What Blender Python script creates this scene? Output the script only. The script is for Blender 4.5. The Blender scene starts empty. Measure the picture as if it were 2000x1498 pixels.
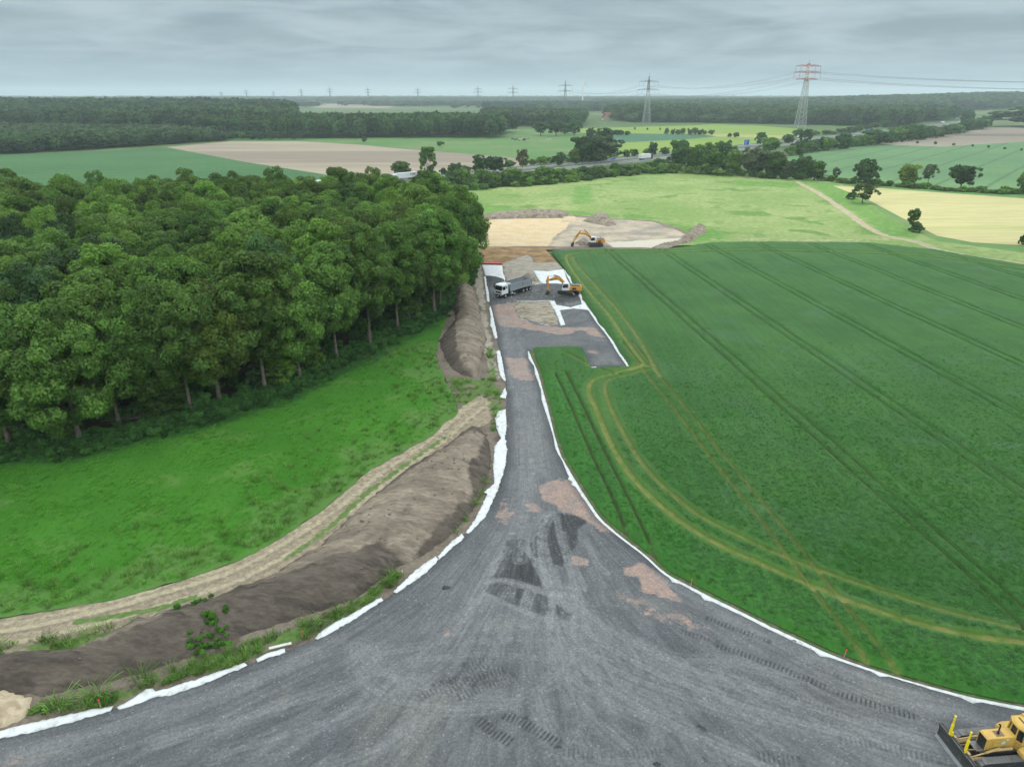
import bpy, math, random
import numpy as np
from mathutils import Vector, Matrix
from mathutils.geometry import delaunay_2d_cdt

S = bpy.context.scene
C = S.collection
random.seed(7)
RNG = np.random.default_rng(7)

# ------------------------------------------------------------------ camera
FPX, CAMH = 1389.0, 45.0
PITCH = math.atan((749 - 183) / FPX)
CP, SP = math.cos(PITCH), math.sin(PITCH)
cam_d = bpy.data.cameras.new("camera")
cam_d.sensor_fit = 'HORIZONTAL'; cam_d.sensor_width = 36.0
cam_d.lens = FPX / 2000 * 36.0
cam_d.clip_start = 0.5; cam_d.clip_end = 30000
cam = bpy.data.objects.new("camera", cam_d); C.objects.link(cam)
cam.location = (0, 0, CAMH); cam.rotation_euler = (math.pi / 2 - PITCH, 0, 0)
S.camera = cam

# ------------------------------------------------------------------ sun, sky, exposure
SUN_EL, SUN_AZ = math.radians(58), math.radians(28)      # azimuth from +Y towards +X
SUN = Vector((math.cos(SUN_EL) * math.sin(SUN_AZ), math.cos(SUN_EL) * math.cos(SUN_AZ), math.sin(SUN_EL)))
sd = bpy.data.lights.new("sun", 'SUN'); sd.energy = 4.2; sd.angle = math.radians(0.6); sd.color = (1.0, 0.95, 0.86)
sun = bpy.data.objects.new("sun", sd); C.objects.link(sun)
sun.rotation_euler = SUN.to_track_quat('Z', 'Y').to_euler()
S.view_settings.view_transform = 'Standard'; S.view_settings.look = 'None'
S.view_settings.gamma = 1.0; S.view_settings.exposure = 0.0

S.cycles.volume_bounces = 2
W = bpy.data.worlds.new("World"); S.world = W; W.use_nodes = True
nt = W.node_tree; nt.nodes.clear()

class NB:
    """small node builder"""
    def __init__(s, tree): s.t = tree
    def n(s, typ, props=None, **inp):
        o = s.t.nodes.new(typ)
        for k, v in (props or {}).items(): setattr(o, k, v)
        for k, v in inp.items():
            key = int(k[1:]) if k[0] == 'i' and k[1:].isdigit() else k.replace('_', ' ')
            s.set(o.inputs[key], v)
        return o
    def set(s, sock, v):
        if isinstance(v, bpy.types.NodeSocket): s.t.links.new(v, sock)
        elif isinstance(v, bpy.types.Node): s.t.links.new(v.outputs[0], sock)
        elif isinstance(v, (tuple, list)):
            v = tuple(v)
            if sock.type == 'RGBA' and len(v) == 3: v = v + (1,)
            sock.default_value = v
        else: sock.default_value = v
    def math(s, op, a, b=0.0, c=None, clamp=False):
        o = s.t.nodes.new('ShaderNodeMath'); o.operation = op; o.use_clamp = clamp
        s.set(o.inputs[0], a); s.set(o.inputs[1], b)
        if c is not None: s.set(o.inputs[2], c)
        return o.outputs[0]
    def mix(s, f, a, b, blend='MIX'):
        o = s.t.nodes.new('ShaderNodeMixRGB'); o.blend_type = blend
        s.set(o.inputs[0], f); s.set(o.inputs[1], a); s.set(o.inputs[2], b)
        return o.outputs[0]
    def noise(s, vec, scale, detail=4.0, rough=0.55, dist=0.0):
        o = s.n('ShaderNodeTexNoise', Vector=vec, Scale=scale, Detail=detail, Roughness=rough, Distortion=dist)
        return o.outputs['Fac']
    def smooth(s, x, lo, hi, a=0.0, b=1.0):
        o = s.t.nodes.new('ShaderNodeMapRange'); o.interpolation_type = 'SMOOTHSTEP'
        for i, v in enumerate((x, lo, hi, a, b)): s.set(o.inputs[i], v)
        return o.outputs[0]
    def attr(s, name, vec=False):
        o = s.t.nodes.new('ShaderNodeAttribute'); o.attribute_name = name
        return o.outputs['Vector'] if vec else o.outputs['Fac']

b = NB(nt)
sky = b.n('ShaderNodeTexSky', dict(sky_type='NISHITA', sun_disc=False, sun_elevation=SUN_EL, sun_rotation=SUN_AZ))
tc = b.n('ShaderNodeTexCoord')
sep = b.n('ShaderNodeSeparateXYZ', Vector=tc.outputs['Generated'])
zz = b.math('MAXIMUM', sep.outputs[2], 0.0)
den = b.math('ADD', zz, 0.10)
pv = b.n('ShaderNodeCombineXYZ', X=b.math('DIVIDE', sep.outputs[0], den), Y=b.math('DIVIDE', sep.outputs[1], den))
n1 = b.noise(pv.outputs[0], 0.7, 6, 0.5, 0.9)
n2 = b.noise(pv.outputs[0], 1.8, 5, 0.5, 0.5)
nn = b.math('ADD', b.math('MULTIPLY', n1, 0.65), b.math('MULTIPLY', n2, 0.35))
cl = b.mix(b.smooth(nn, 0.34, 0.66), (2.75, 3.65, 4.2), (4.7, 5.8, 6.4))
hz = b.smooth(zz, 0.0, 0.075, 1.0, 0.0)
cl = b.mix(b.math('MULTIPLY', hz, 0.8), cl, (3.7, 5.15, 6.0))
up = b.smooth(zz, 0.1, 0.9, 1.0, 2.2)
cl = b.mix(1.0, cl, up, 'MULTIPLY')
col = b.mix(0.93, sky.outputs[0], cl)
bg = b.n('ShaderNodeBackground', Color=col, Strength=0.1)
wo = b.n('ShaderNodeOutputWorld', Surface=bg.outputs[0])

# ------------------------------------------------------------------ pixel -> ground, tags, mesh helpers
def G(px, py, z=0.0):
    u, v = px - 1000, py - 749
    t = (CAMH - z) / (FPX * SP + v * CP)
    return (u * t, (FPX * CP - v * SP) * t)
def PXM(y, z=0.0):
    """photo pixels per metre for something at distance y"""
    return FPX / (y * CP + (CAMH - z) * SP)
def HT(y, top):
    """height of a point standing at distance y that shows at photo row top"""
    v = top - 749
    return CAMH - y * (FPX * SP + v * CP) / (FPX * CP - v * SP)
def GP(pts, z=0.0): return [G(x, y, z) for x, y in pts]
def crop(pts, x0, y0, k): return [(x0 + x / k, y0 + y / k) for x, y in pts]

def tag(o, label=None, cat=None, group=None, kind=None):
    if label: o['label'] = label
    if cat: o['category'] = cat
    if group: o['group'] = group
    if kind: o['kind'] = kind
    return o
def empty(name, loc=(0, 0, 0), rz=0.0, label=None, cat=None, group=None):
    o = bpy.data.objects.new(name, None); C.objects.link(o)
    o.location = loc; o.rotation_euler = (0, 0, rz); o.empty_display_size = 0.3
    return tag(o, label, cat, group)
def link(name, me, mat=None, parent=None):
    if mat is not None and not me.materials: me.materials.append(mat)
    o = bpy.data.objects.new(name, me); C.objects.link(o)
    if parent is not None: o.parent = parent
    return o
def np_mesh(name, V, F, attrs=None, smooth=False):
    """V (n,3); F (m,3) or (m,4) int array"""
    me = bpy.data.meshes.new(name)
    V = np.asarray(V, np.float32); F = np.asarray(F, np.int32)
    k = F.shape[1]
    me.vertices.add(len(V)); me.vertices.foreach_set('co', V.ravel())
    me.loops.add(F.size); me.loops.foreach_set('vertex_index', F.ravel())
    me.polygons.add(len(F))
    me.polygons.foreach_set('loop_start', np.arange(0, F.size, k, dtype=np.int32))
    me.polygons.foreach_set('loop_total', np.full(len(F), k, np.int32))
    if smooth: me.polygons.foreach_set('use_smooth', np.ones(len(F), bool))
    me.update(calc_edges=True)
    for an, av in (attrs or {}).items():
        a = me.attributes.new(an, 'FLOAT', 'POINT'); a.data.foreach_set('value', np.asarray(av, np.float32).ravel())
    me.validate()
    return me

def inpoly(P, poly):
    x, y = P[:, 0], P[:, 1]; r = np.zeros(len(P), bool)
    n = len(poly)
    for i in range(n):
        x1, y1 = poly[i]; x2, y2 = poly[(i + 1) % n]
        if y1 == y2: continue
        c = ((y1 > y) != (y2 > y)) & (x < (x2 - x1) * (y - y1) / (y2 - y1) + x1)
        r ^= c
    return r
def segdist(P, line, closed=False, along=False):
    """distance of points to a polyline (and arc length of the nearest point)"""
    L = [np.asarray(p, float) for p in line]
    if closed: L = L + [L[0]]
    d = np.full(len(P), 1e9); u = np.zeros(len(P)); acc = 0.0
    for a, c in zip(L[:-1], L[1:]):
        ab = c - a; l2 = ab @ ab
        if l2 == 0: continue
        t = np.clip(((P - a) @ ab) / l2, 0, 1)
        q = a + t[:, None] * ab
        dd = np.hypot(P[:, 0] - q[:, 0], P[:, 1] - q[:, 1])
        m = dd < d
        d[m] = dd[m]; u[m] = acc + t[m] * math.sqrt(l2)
        acc += math.sqrt(l2)
    return (d, u) if along else d
def sstep(x, lo, hi):
    t = np.clip((x - lo) / (hi - lo), 0, 1); return t * t * (3 - 2 * t)
def polymask(P, poly, soft=0.6):
    d = segdist(P, poly, True); d = np.where(inpoly(P, poly), d, -d)
    return sstep(d, -soft, soft)
_ph = RNG.uniform(0, 100, (40, 3))
def vnoise(P, scale, seed=0):
    """cheap smooth pseudo noise, about -1..1"""
    r = np.zeros(len(P)); k = 0
    for i in range(5):
        a, p1, p2 = _ph[(seed * 5 + i) % 40]
        th = a * 7.13
        r += np.sin((P[:, 0] * math.cos(th) + P[:, 1] * math.sin(th)) / scale * (1 + 0.37 * i) + p1) * (0.9 ** i)
    return r / 2.6
def smooth_line(pts, step=1.0):
    """Catmull-Rom through pts, resampled"""
    P = [np.asarray(p, float) for p in pts]
    P = [2 * P[0] - P[1]] + P + [2 * P[-1] - P[-2]]
    out = []
    for i in range(1, len(P) - 2):
        a, b_, c, d = P[i - 1:i + 3]
        n = max(1, int(np.linalg.norm(c - b_) / step))
        for k in range(n):
            t = k / n
            out.append(0.5 * (2 * b_ + (c - a) * t + (2 * a - 5 * b_ + 4 * c - d) * t * t + (3 * b_ - a - 3 * c + d) * t ** 3))
    out.append(P[-2])
    return np.array(out)
def offset_line(L, off):
    L = np.asarray(L); t = np.gradient(L, axis=0); t /= np.linalg.norm(t, axis=1)[:, None] + 1e-9
    return L + np.stack([-t[:, 1], t[:, 0]], 1) * off

def tri_region(poly, step, extra=None, rough=0.0, lines=None, ring=None):
    """triangulate a polygon with interior points; step = function(y) -> spacing. Returns P (n,2), F (m,3)"""
    poly = [tuple(map(float, p)) for p in poly]
    B = []
    n = len(poly)
    for i in range(n):
        a = np.array(poly[i]); c = np.array(poly[(i + 1) % n])
        l = np.linalg.norm(c - a); s = max(step(0.5 * (a[1] + c[1])) * 1.0, 0.05)
        k = max(1, int(l / s))
        nrm = np.array([-(c - a)[1], (c - a)[0]]) / (l + 1e-9)
        for j in range(k):
            p = a + (c - a) * j / k
            if rough and j: p = p + nrm * RNG.normal() * rough
            B.append(p)
    nb = len(B)
    B = np.array(B)
    y0, y1 = B[:, 1].min(), B[:, 1].max(); x0, x1 = B[:, 0].min(), B[:, 0].max()
    rows = []; y = y0 + step(y0) * 0.5; odd = 0
    while y < y1:
        s = step(y)
        xs = np.arange(x0 + (s / 2 if odd else 0), x1, s)
        rows.append(np.stack([xs + RNG.uniform(-.15, .15, len(xs)) * s, np.full(len(xs), y) + RNG.uniform(-.15, .15, len(xs)) * s], 1))
        y += s * 0.87; odd ^= 1
    I = np.concatenate(rows) if rows else np.zeros((0, 2))
    if ring:
        I = np.concatenate([I] + [offset_line(np.concatenate([B[-1:], B, B[:1]]), r)[1:-1] for r in ring])
    I = I[inpoly(I, B)]
    if not ring:
        st = np.array([step(v) for v in I[:, 1]])
        I = I[segdist(I, B[::max(1, nb // 400)], True) > 0.35 * st]
    edges = [(i, (i + 1) % nb) for i in range(nb)]
    pts = [Vector(p) for p in B] + [Vector(p) for p in I]
    for L in (lines or []):
        k0 = len(pts); pts += [Vector(p) for p in L]
        edges += [(k0 + i, k0 + i + 1) for i in range(len(L) - 1)]
    r = delaunay_2d_cdt(pts, edges, [], 1, 1e-5)
    P = np.array([tuple(v) for v in r[0]]); F = np.array([f for f in r[2] if len(f) == 3], np.int32)
    cen = P[F].mean(1); F = F[inpoly(cen, B)]
    a, b_, c = P[F[:, 0]], P[F[:, 1]], P[F[:, 2]]
    cr = (b_[:, 0] - a[:, 0]) * (c[:, 1] - a[:, 1]) - (b_[:, 1] - a[:, 1]) * (c[:, 0] - a[:, 0])
    F[cr < 0] = F[cr < 0][:, ::-1]
    return P, F, B
def sheet(name, poly, mat, z=0.0, step=None, attrs=None, zf=None, rough=0.0, smooth=True, kind='structure', **kw):
    """one ground sheet; attrs = dict name -> f(P); zf = f(P, boundary) -> z"""
    P, F, B = tri_region(poly, step or (lambda y: 1e9), rough=rough, **kw)
    Z = np.full(len(P), z) if zf is None else zf(P, B)
    me = np_mesh(name, np.column_stack([P, Z]), F, {k: f(P) for k, f in (attrs or {}).items()}, smooth)
    o = link(name, me, mat)
    if kind: o['kind'] = kind
    return o

class MB:
    """collects simple solids into one mesh"""
    def __init__(s): s.v = []; s.f = []
    def add(s, vs, fs):
        k = len(s.v); s.v += [tuple(v) for v in vs]; s.f += [tuple(i + k for i in f) for f in fs]; return s
    def box(s, c, d, rot=None):
        x, y, z = d[0] / 2, d[1] / 2, d[2] / 2
        vs = [Vector((a * x, b_ * y, c_ * z)) for a in (-1, 1) for b_ in (-1, 1) for c_ in (-1, 1)]
        if rot is not None: vs = [rot @ v for v in vs]
        vs = [v + Vector(c) for v in vs]
        return s.add(vs, [(0, 1, 3, 2), (4, 6, 7, 5), (0, 4, 5, 1), (2, 3, 7, 6), (0, 2, 6, 4), (1, 5, 7, 3)])
    def prism(s, prof, y0, y1, tip=None):
        """profile in x,z extruded along y; tip = (profile2) for a different far end"""
        n = len(prof); p2 = tip or prof
        a = sum(prof[i][0] * prof[(i + 1) % n][1] - prof[(i + 1) % n][0] * prof[i][1] for i in range(n))
        vs = [(x, y0, z) for x, z in prof] + [(x, y1, z) for x, z in p2]
        fs = [tuple(range(n)), tuple(range(2 * n - 1, n - 1, -1))] + [((i + 1) % n, i, i + n, (i + 1) % n + n) for i in range(n)]
        if a < 0: fs = [f[::-1] for f in fs]
        return s.add(vs, fs)
    def tube(s, p0, p1, r0, r1=None, n=8, cap=True):
        r1 = r0 if r1 is None else r1
        p0, p1 = Vector(p0), Vector(p1); d = (p1 - p0)
        q = d.to_track_quat('Z', 'Y'); vs = []
        for p, r in ((p0, r0), (p1, r1)):
            for i in range(n):
                t = 2 * math.pi * i / n
                vs.append(p + q @ Vector((math.cos(t) * r, math.sin(t) * r, 0)))
        fs = [(i, (i + 1) % n, (i + 1) % n + n, i + n) for i in range(n)]
        if cap: fs += [tuple(range(n - 1, -1, -1)), tuple(range(n, 2 * n))]
        return s.add(vs, fs)
    def path(s, pts, rad, n=6):
        for i in range(len(pts) - 1): s.tube(pts[i], pts[i + 1], rad[i], rad[i + 1], n, i in (0, len(pts) - 2))
        return s
    def bar(s, p0, p1, w, h=None):
        h = w if h is None else h
        p0, p1 = Vector(p0), Vector(p1); d = p1 - p0
        q = d.to_track_quat('X', 'Z').to_matrix()
        return s.box((p0 + p1) / 2, (d.length, w, h), q)
    def wheel(s, c, r, w, n=18, axis='y', rim=0.0):
        e = Vector((0, w / 2, 0)) if axis == 'y' else Vector((w / 2, 0, 0))
        c = Vector(c); s.tube(c - e, c + e, r, r, n)
        return s
    def build(s, name, mat, parent=None, bevel=0.0, smooth=False):
        me = bpy.data.meshes.new(name); me.from_pydata(s.v, [], s.f); me.update()
        if smooth: me.polygons.foreach_set('use_smooth', [True] * len(me.polygons))
        o = link(name, me, mat, parent)
        if bevel:
            m = o.modifiers.new('bevel', 'BEVEL'); m.width = bevel; m.segments = 2; m.limit_method = 'ANGLE'
        return o
def copy_tree(o, parent=None):
    c = o.copy(); C.objects.link(c)
    if parent is not None: c.parent = parent
    for ch in o.children: copy_tree(ch, c)
    return c

# ------------------------------------------------------------------ materials
def newmat(name):
    m = bpy.data.materials.new(name); m.use_nodes = True
    m.node_tree.nodes.clear()
    return m, NB(m.node_tree)
def finish(b, color, rough=0.85, spec=0.2, normal=None, metal=0.0, extra=None):
    p = b.n('ShaderNodeBsdfPrincipled', Base_Color=color, Roughness=rough, Metallic=metal)
    p.inputs['Specular IOR Level'].default_value = spec
    if normal is not None: b.set(p.inputs['Normal'], normal)
    b.n('ShaderNodeOutputMaterial', Surface=p.outputs[0])
    return p
def plain(name, col, rough=0.5, metal=0.0, spec=0.4, dirt=0.18, dscale=2.5, dcol=None):
    """painted or bare surface with a little wear"""
    m, b = newmat(name)
    tc = b.n('ShaderNodeTexCoord').outputs['Object']
    f = b.smooth(b.noise(tc, dscale, 6, 0.65), 0.45, 0.75)
    c2 = dcol or tuple(x * 0.55 for x in col)
    c = b.mix(b.math('MULTIPLY', f, min(1, dirt * 3)), col, c2)
    bn = b.n('ShaderNodeBump', Strength=0.06, Height=b.noise(tc, 14, 3))
    finish(b, c, rough, spec, bn.outputs[0], metal)
    return m
def ground_mat(name, c1, c2, s1, c3=None, s3=0.02, t3=(0.5, 0.62), var=0.3, fine=3.0, grain=0.0, grain_s=14.0, bump=0.35, bdist=0.15,
               attrs=(), stripes=None, stretch=None, rough=0.92):
    """procedural ground: two colours in patches, a third in blotches, fine variation, attribute-driven areas"""
    m, b = newmat(name)
    tc = b.n('ShaderNodeTexCoord').outputs['Object']
    if stretch:
        mp = b.n('ShaderNodeMapping', Vector=tc); mp.inputs['Rotation'].default_value = (0, 0, stretch[0]); mp.inputs['Scale'].default_value = (stretch[1], stretch[2], 1)
        sv = mp.outputs[0]
    else: sv = tc
    c = b.mix(b.smooth(b.noise(sv, s1, 5, 0.6), 0.35, 0.65), c1, c2)
    if c3: c = b.mix(b.smooth(b.noise(sv, s3, 5, 0.6, 0.4), t3[0], t3[1]), c, c3)
    if stripes:
        for (ang, per, wid, colr, st) in stripes:
            mp = b.n('ShaderNodeMapping', Vector=tc); mp.inputs['Rotation'].default_value = (0, 0, ang)
            sx = b.n('ShaderNodeSeparateXYZ', Vector=mp.outputs[0]).outputs[0]
            sx = b.math('ADD', sx, b.math('MULTIPLY', b.noise(tc, 0.03, 2), per * 0.12))
            fr = b.math('ABSOLUTE', b.math('SUBTRACT', b.math('FRACT', b.math('DIVIDE', sx, per)), 0.5))
            c = b.mix(b.smooth(fr, 0.0, wid / per, st, 0.0), c, colr)
    for a in attrs:
        an, ac, ns, st = a[:4]
        f = b.attr(an)
        f = b.smooth(b.math('ADD', f, b.math('MULTIPLY', b.math('SUBTRACT', b.noise(tc, ns, 6, 0.65), 0.5), 1.3)), 0.36, 0.64, 0.0, st)
        f = b.math('MULTIPLY', f, b.smooth(b.attr(an), 0.02, 0.2))
        if len(a) > 4: ac = b.mix(b.smooth(b.noise(sv, a[5], 5, 0.65), 0.35, 0.65), ac, a[4])
        c = b.mix(f, c, ac)
    fn = b.noise(sv, fine, 6, 0.7)
    k = b.smooth(fn, 0.25, 0.75, 1 - var, 1 + var)
    c = b.mix(1.0, c, k, 'MULTIPLY')
    h = fn
    if grain:
        g = b.noise(tc, grain_s, 3, 0.8)
        c = b.mix(1.0, c, b.smooth(g, 0.3, 0.7, 1 - grain, 1 + grain), 'MULTIPLY')
        h = b.math('ADD', fn, g)
    bn = b.n('ShaderNodeBump', Strength=bump, Distance=bdist, Height=h)
    finish(b, c, rough, 0.15, bn.outputs[0])
    return m
def leaf_mat(name, col=None, var=0.28, patch=0.12, big=0.0, big2=None):
    """foliage; col None = the tint is the object's own colour"""
    m, b = newmat(name)
    oi = b.n('ShaderNodeObjectInfo')
    tc = b.n('ShaderNodeTexCoord').outputs['Object']
    base = oi.outputs['Color'] if col is None else col
    if big:
        gp = b.n('ShaderNodeNewGeometry').outputs['Position']
        base = b.mix(b.smooth(b.noise(gp, big, 4, .6, .5), .42, .6), base, big2)
    r = b.smooth(oi.outputs['Random'], 0, 1, 1 - var, 1 + var)
    c = b.mix(1.0, base, r, 'MULTIPLY')
    c = b.mix(1.0, c, b.smooth(b.attr('lv'), 0, 1, 0.62, 1.38), 'MULTIPLY')
    c = b.mix(b.smooth(b.noise(tc, 0.35, 3), 0.4, 0.7, 0.0, patch), c, b.mix(1.0, c, (1.5, 1.2, 0.6), 'MULTIPLY'))
    p = b.n('ShaderNodeBsdfPrincipled', Base_Color=c, Roughness=0.65)
    p.inputs['Specular IOR Level'].default_value = 0.2
    t = b.n('ShaderNodeBsdfTranslucent', Color=b.mix(1.0, c, (1.25, 1.3, 0.5), 'MULTIPLY'))
    mx = b.n('ShaderNodeMixShader', i0=0.3, i1=p.outputs[0], i2=t.outputs[0])
    b.n('ShaderNodeOutputMaterial', Surface=mx.outputs[0])
    return m

# ================================================================== TERRAIN AND FIELDS
GREEN = (0.075, 0.13, 0.035)
m_base = ground_mat('far_grass', (0.07, 0.12, 0.035), (0.10, 0.15, 0.05), 0.004, (0.13, 0.15, 0.06), 0.0016, var=0.2, fine=0.05)
R = 11500
ang = [2 * math.pi * i / 72 for i in range(72)]
gme = np_mesh('ground', [(0, 0, -0.5)] + [(R * math.sin(t), R * math.cos(t) + 1500, -0.5) for t in ang], [(0, (i + 1) % 72 + 1, i + 1) for i in range(72)])
link('ground', gme, m_base)['kind'] = 'structure'

HILLS = [(-900, 1500, 900, 420, 13.0), (1900, 2600, 1100, 700, 30.0)]
def terrain(x, y):
    z = -0.5
    for hx, hy, rx, ry, h in HILLS:
        z = z + h * np.exp(-(((x - hx) / rx) ** 2 + ((y - hy) / ry) ** 2) * 1.6)
    return z
def hill(hx, hy, rx, ry, h):
    n = 28; vs = []; fs = []
    for j in range(n + 1):
        for i in range(n + 1):
            x = hx + rx * 1.9 * (2 * i / n - 1); y = hy + ry * 1.9 * (2 * j / n - 1)
            e = max(abs(2 * i / n - 1), abs(2 * j / n - 1))
            vs.append((x, y, float(terrain(x, y)) - (1.0 if e > 0.99 else 0.0)))
    for j in range(n):
        for i in range(n):
            a = j * (n + 1) + i; fs.append((a, a + 1, a + n + 2, a + n + 1))
    o = link('hill', np_mesh('hill', vs, fs, None, True), m_base); o['kind'] = 'structure'
for h_ in HILLS: hill(*h_)

def far_field(name, px, mat, z, world=None):
    poly = world or GP(px, z)
    return sheet(name, poly, mat, z)

f_green = ground_mat('young_crop', (0.05, 0.135, 0.045), (0.065, 0.16, 0.05), 0.012, var=0.16, fine=0.25, stripes=[(math.radians(62), 21, 1.6, (0.035, 0.085, 0.04), 0.7)])
f_green2 = ground_mat('pale_crop', (0.10, 0.2, 0.085), (0.125, 0.23, 0.095), 0.012, var=0.14, fine=0.3, stripes=[(math.radians(40), 22, 1.8, (0.06, 0.12, 0.05), 0.75)])
f_brown = ground_mat('dry_tilled_soil', (0.30, 0.245, 0.18), (0.37, 0.305, 0.225), 0.01, (0.25, 0.205, 0.155), 0.006, var=0.12, fine=0.2, stretch=(math.radians(-25), 0.12, 1.0))
f_brown2 = ground_mat('bare_soil', (0.24, 0.195, 0.15), (0.29, 0.24, 0.19), 0.008, (0.14, 0.12, 0.10), 0.005, var=0.12, fine=0.2, stretch=(math.radians(-8), 0.1, 1.0))
f_past = ground_mat('pasture', (0.085, 0.19, 0.05), (0.115, 0.21, 0.065), 0.01, (0.15, 0.21, 0.08), 0.018, var=0.2, fine=0.3)
f_yell = ground_mat('yellow_green_crop', (0.19, 0.28, 0.05), (0.22, 0.31, 0.06), 0.01, var=0.15, fine=0.2, stretch=(0.1, 0.1, 1.0), stripes=[(math.radians(75), 24, 1.5, (0.09, 0.15, 0.03), 0.6)])
f_tan = ground_mat('ripe_grass', (0.36, 0.34, 0.13), (0.31, 0.32, 0.12), 0.02, var=0.15, fine=0.2)
f_dark = ground_mat('blue_green_crop', (0.05, 0.135, 0.07), (0.06, 0.15, 0.08), 0.02, var=0.12, fine=0.2)
far_field('left_crop_field', [(-600, 332), (0, 303), (200, 296), (325, 288), (480, 317), (640, 342), (690, 349), (640, 362), (500, 385), (200, 400), (-300, 410)], f_green, -0.10)
far_field('tilled_field', [(325, 288), (450, 276.5), (580, 276.5), (700, 283), (800, 292), (900, 300), (1000, 308), (1065, 318), (1000, 329), (900, 336), (830, 342), (760, 348), (690, 349), (640, 342), (480, 317)], f_brown, -0.14)
far_field('cow_pasture', [(440, 276), (460, 271), (700, 270), (990, 262), (985, 247), (1060, 250), (1135, 258), (1150, 285), (1130, 305), (1065, 318), (900, 300), (700, 283), (580, 276.5)], f_past, -0.18)
far_field('bright_crop_field', [(1125, 243), (1300, 240), (1480, 246), (1625, 257), (1580, 266), (1440, 262.5), (1300, 262), (1200, 261), (1125, 260)], f_yell, -0.20)
far_field('blue_green_field', [(1150, 262), (1300, 262), (1400, 267), (1350, 272), (1210, 279), (1150, 283)], f_dark, -0.22)
far_field('ripe_grass_field', [(1360, 262), (1440, 262.5), (1580, 266), (1530, 271), (1400, 267)], f_tan, -0.24)
far_field('low_crop_field', [(1150, 283), (1210, 279), (1350, 272), (1400, 267), (1530, 271), (1480, 284), (1400, 292), (1310, 300), (1150, 312)], f_yell, -0.26)
far_field('right_crop_field', [(1525, 309), (1590, 298), (1680, 286), (1750, 284), (1840, 287), (2000, 277), (2400, 262), (2400, 400), (2000, 379), (1800, 363), (1650, 352), (1590, 335)], f_green2, -0.16)
far_field('bare_field', [(1715, 281), (1850, 264), (1930, 250), (2000, 247), (2400, 236), (2400, 262), (2000, 277), (1840, 287), (1750, 284)], f_brown2, -0.20)
far_field('distant_crop_field', [(1142, 238), (1150, 221), (1200, 218), (1212, 232), (1205, 239)], f_dark, -0.30)
far_field('distant_pasture', [(560, 214), (640, 205), (900, 205), (1010, 208), (1000, 220), (800, 222), (560, 221)], m_base, -0.34)
far_field('hazy_tan_field', [(600, 211), (760, 211), (780, 205), (640, 204)], f_brown, -0.30)
far_field('hazy_crop_field', [(800, 204), (1000, 205), (1010, 200.5), (840, 200)], f_past, -0.31)
far_field('hazy_stubble_field', [(1160, 208), (1215, 209), (1235, 201), (1170, 200)], f_tan, -0.31)
far_field('slope_field', [(1790, 232), (1850, 219), (1960, 211), (2100, 208), (2060, 228), (1900, 234)], f_green, -0.1)

# ---- meadow between the diggings and the motorway, and the mown field
m_mid = ground_mat('rough_meadow', (0.155, 0.24, 0.066), (0.245, 0.30, 0.112), 0.025, (0.105, 0.195, 0.042), 0.05, (0.52, 0.64), var=0.28, fine=0.5, bump=0.5, bdist=0.3,
                   attrs=[('lush', (0.085, 0.2, 0.035), 0.12, 0.85, (0.12, 0.24, 0.05), 0.2), ('path', (0.36, 0.30, 0.21), 0.5, 0.9)])
path_line = smooth_line(GP([(1556, 355), (1600, 378), (1640, 405), (1675, 430), (1700, 447), (1735, 462), (1790, 472), (1830, 487), (1900, 501), (2000, 516), (2150, 540)]), 4)
path2 = smooth_line(GP([(1385, 468), (1500, 468), (1600, 470), (1735, 467)]), 4)
mm_poly = GP([(800, 398), (840, 381), (900, 371), (1000, 364), (1100, 356), (1200, 345), (1310, 334), (1400, 341), (1500, 347), (1560, 350), (1640, 358), (1690, 392), (1740, 428), (1800, 459), (1835, 472), (2000, 494), (2200, 505), (2200, 545), (2000, 522), (1830, 494), (1700, 480), (1385, 478), (1070, 488), (930, 490), (895, 450), (840, 415)], -0.04)
lush = [GP(p) for p in ([(1560, 352), (1640, 358), (1700, 398), (1800, 462), (1735, 462), (1690, 430), (1620, 385)], [(1250, 425), (1330, 440), (1420, 452), (1420, 470), (1340, 472), (1330, 448)],
                        [(1120, 365), (1150, 363), (1160, 395), (1120, 400)], [(1430, 352), (1560, 358), (1550, 368), (1440, 362)], [(905, 415), (940, 402), (1120, 412), (1260, 425), (1120, 420), (940, 418)])]
sheet('field_verge', GP([(1600, 350), (1680, 353), (1800, 364), (2000, 379), (2400, 400), (2450, 530), (2000, 500), (1850, 482), (1740, 440), (1680, 402)], -.06), f_past, -.07)
sheet('rough_meadow', mm_poly, m_mid, -0.04, lines=[L_[inpoly(L_, mm_poly)] for L_ in (offset_line(path_line, o_) for o_ in (-2.4, -1.0, 1.0, 2.4))], step=lambda y: max(1.6, y * 0.011), attrs=dict(
    lush=lambda P: np.clip(sum(polymask(P, q, 9.0) for q in lush), 0, 1),
    path=lambda P: np.maximum(1 - sstep(segdist(P, path_line), 0.4, 2.4), 0.7 * (1 - sstep(segdist(P, path2), 0.2, 2.0)))))
m_pale = ground_mat('mown_hay_field', (0.40, 0.37, 0.175), (0.46, 0.415, 0.21), 0.03, (0.32, 0.345, 0.12), 0.03, (0.5, 0.65), var=0.16, fine=0.4, stretch=(math.radians(38), 0.12, 1.0))
sheet('mown_field', GP([(1626, 363), (1680, 365), (1800, 374), (2000, 388), (2300, 408), (2400, 500), (2000, 480), (1900, 474), (1830, 461), (1760, 425), (1700, 393)], 0.02), m_pale, 0.02)

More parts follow.
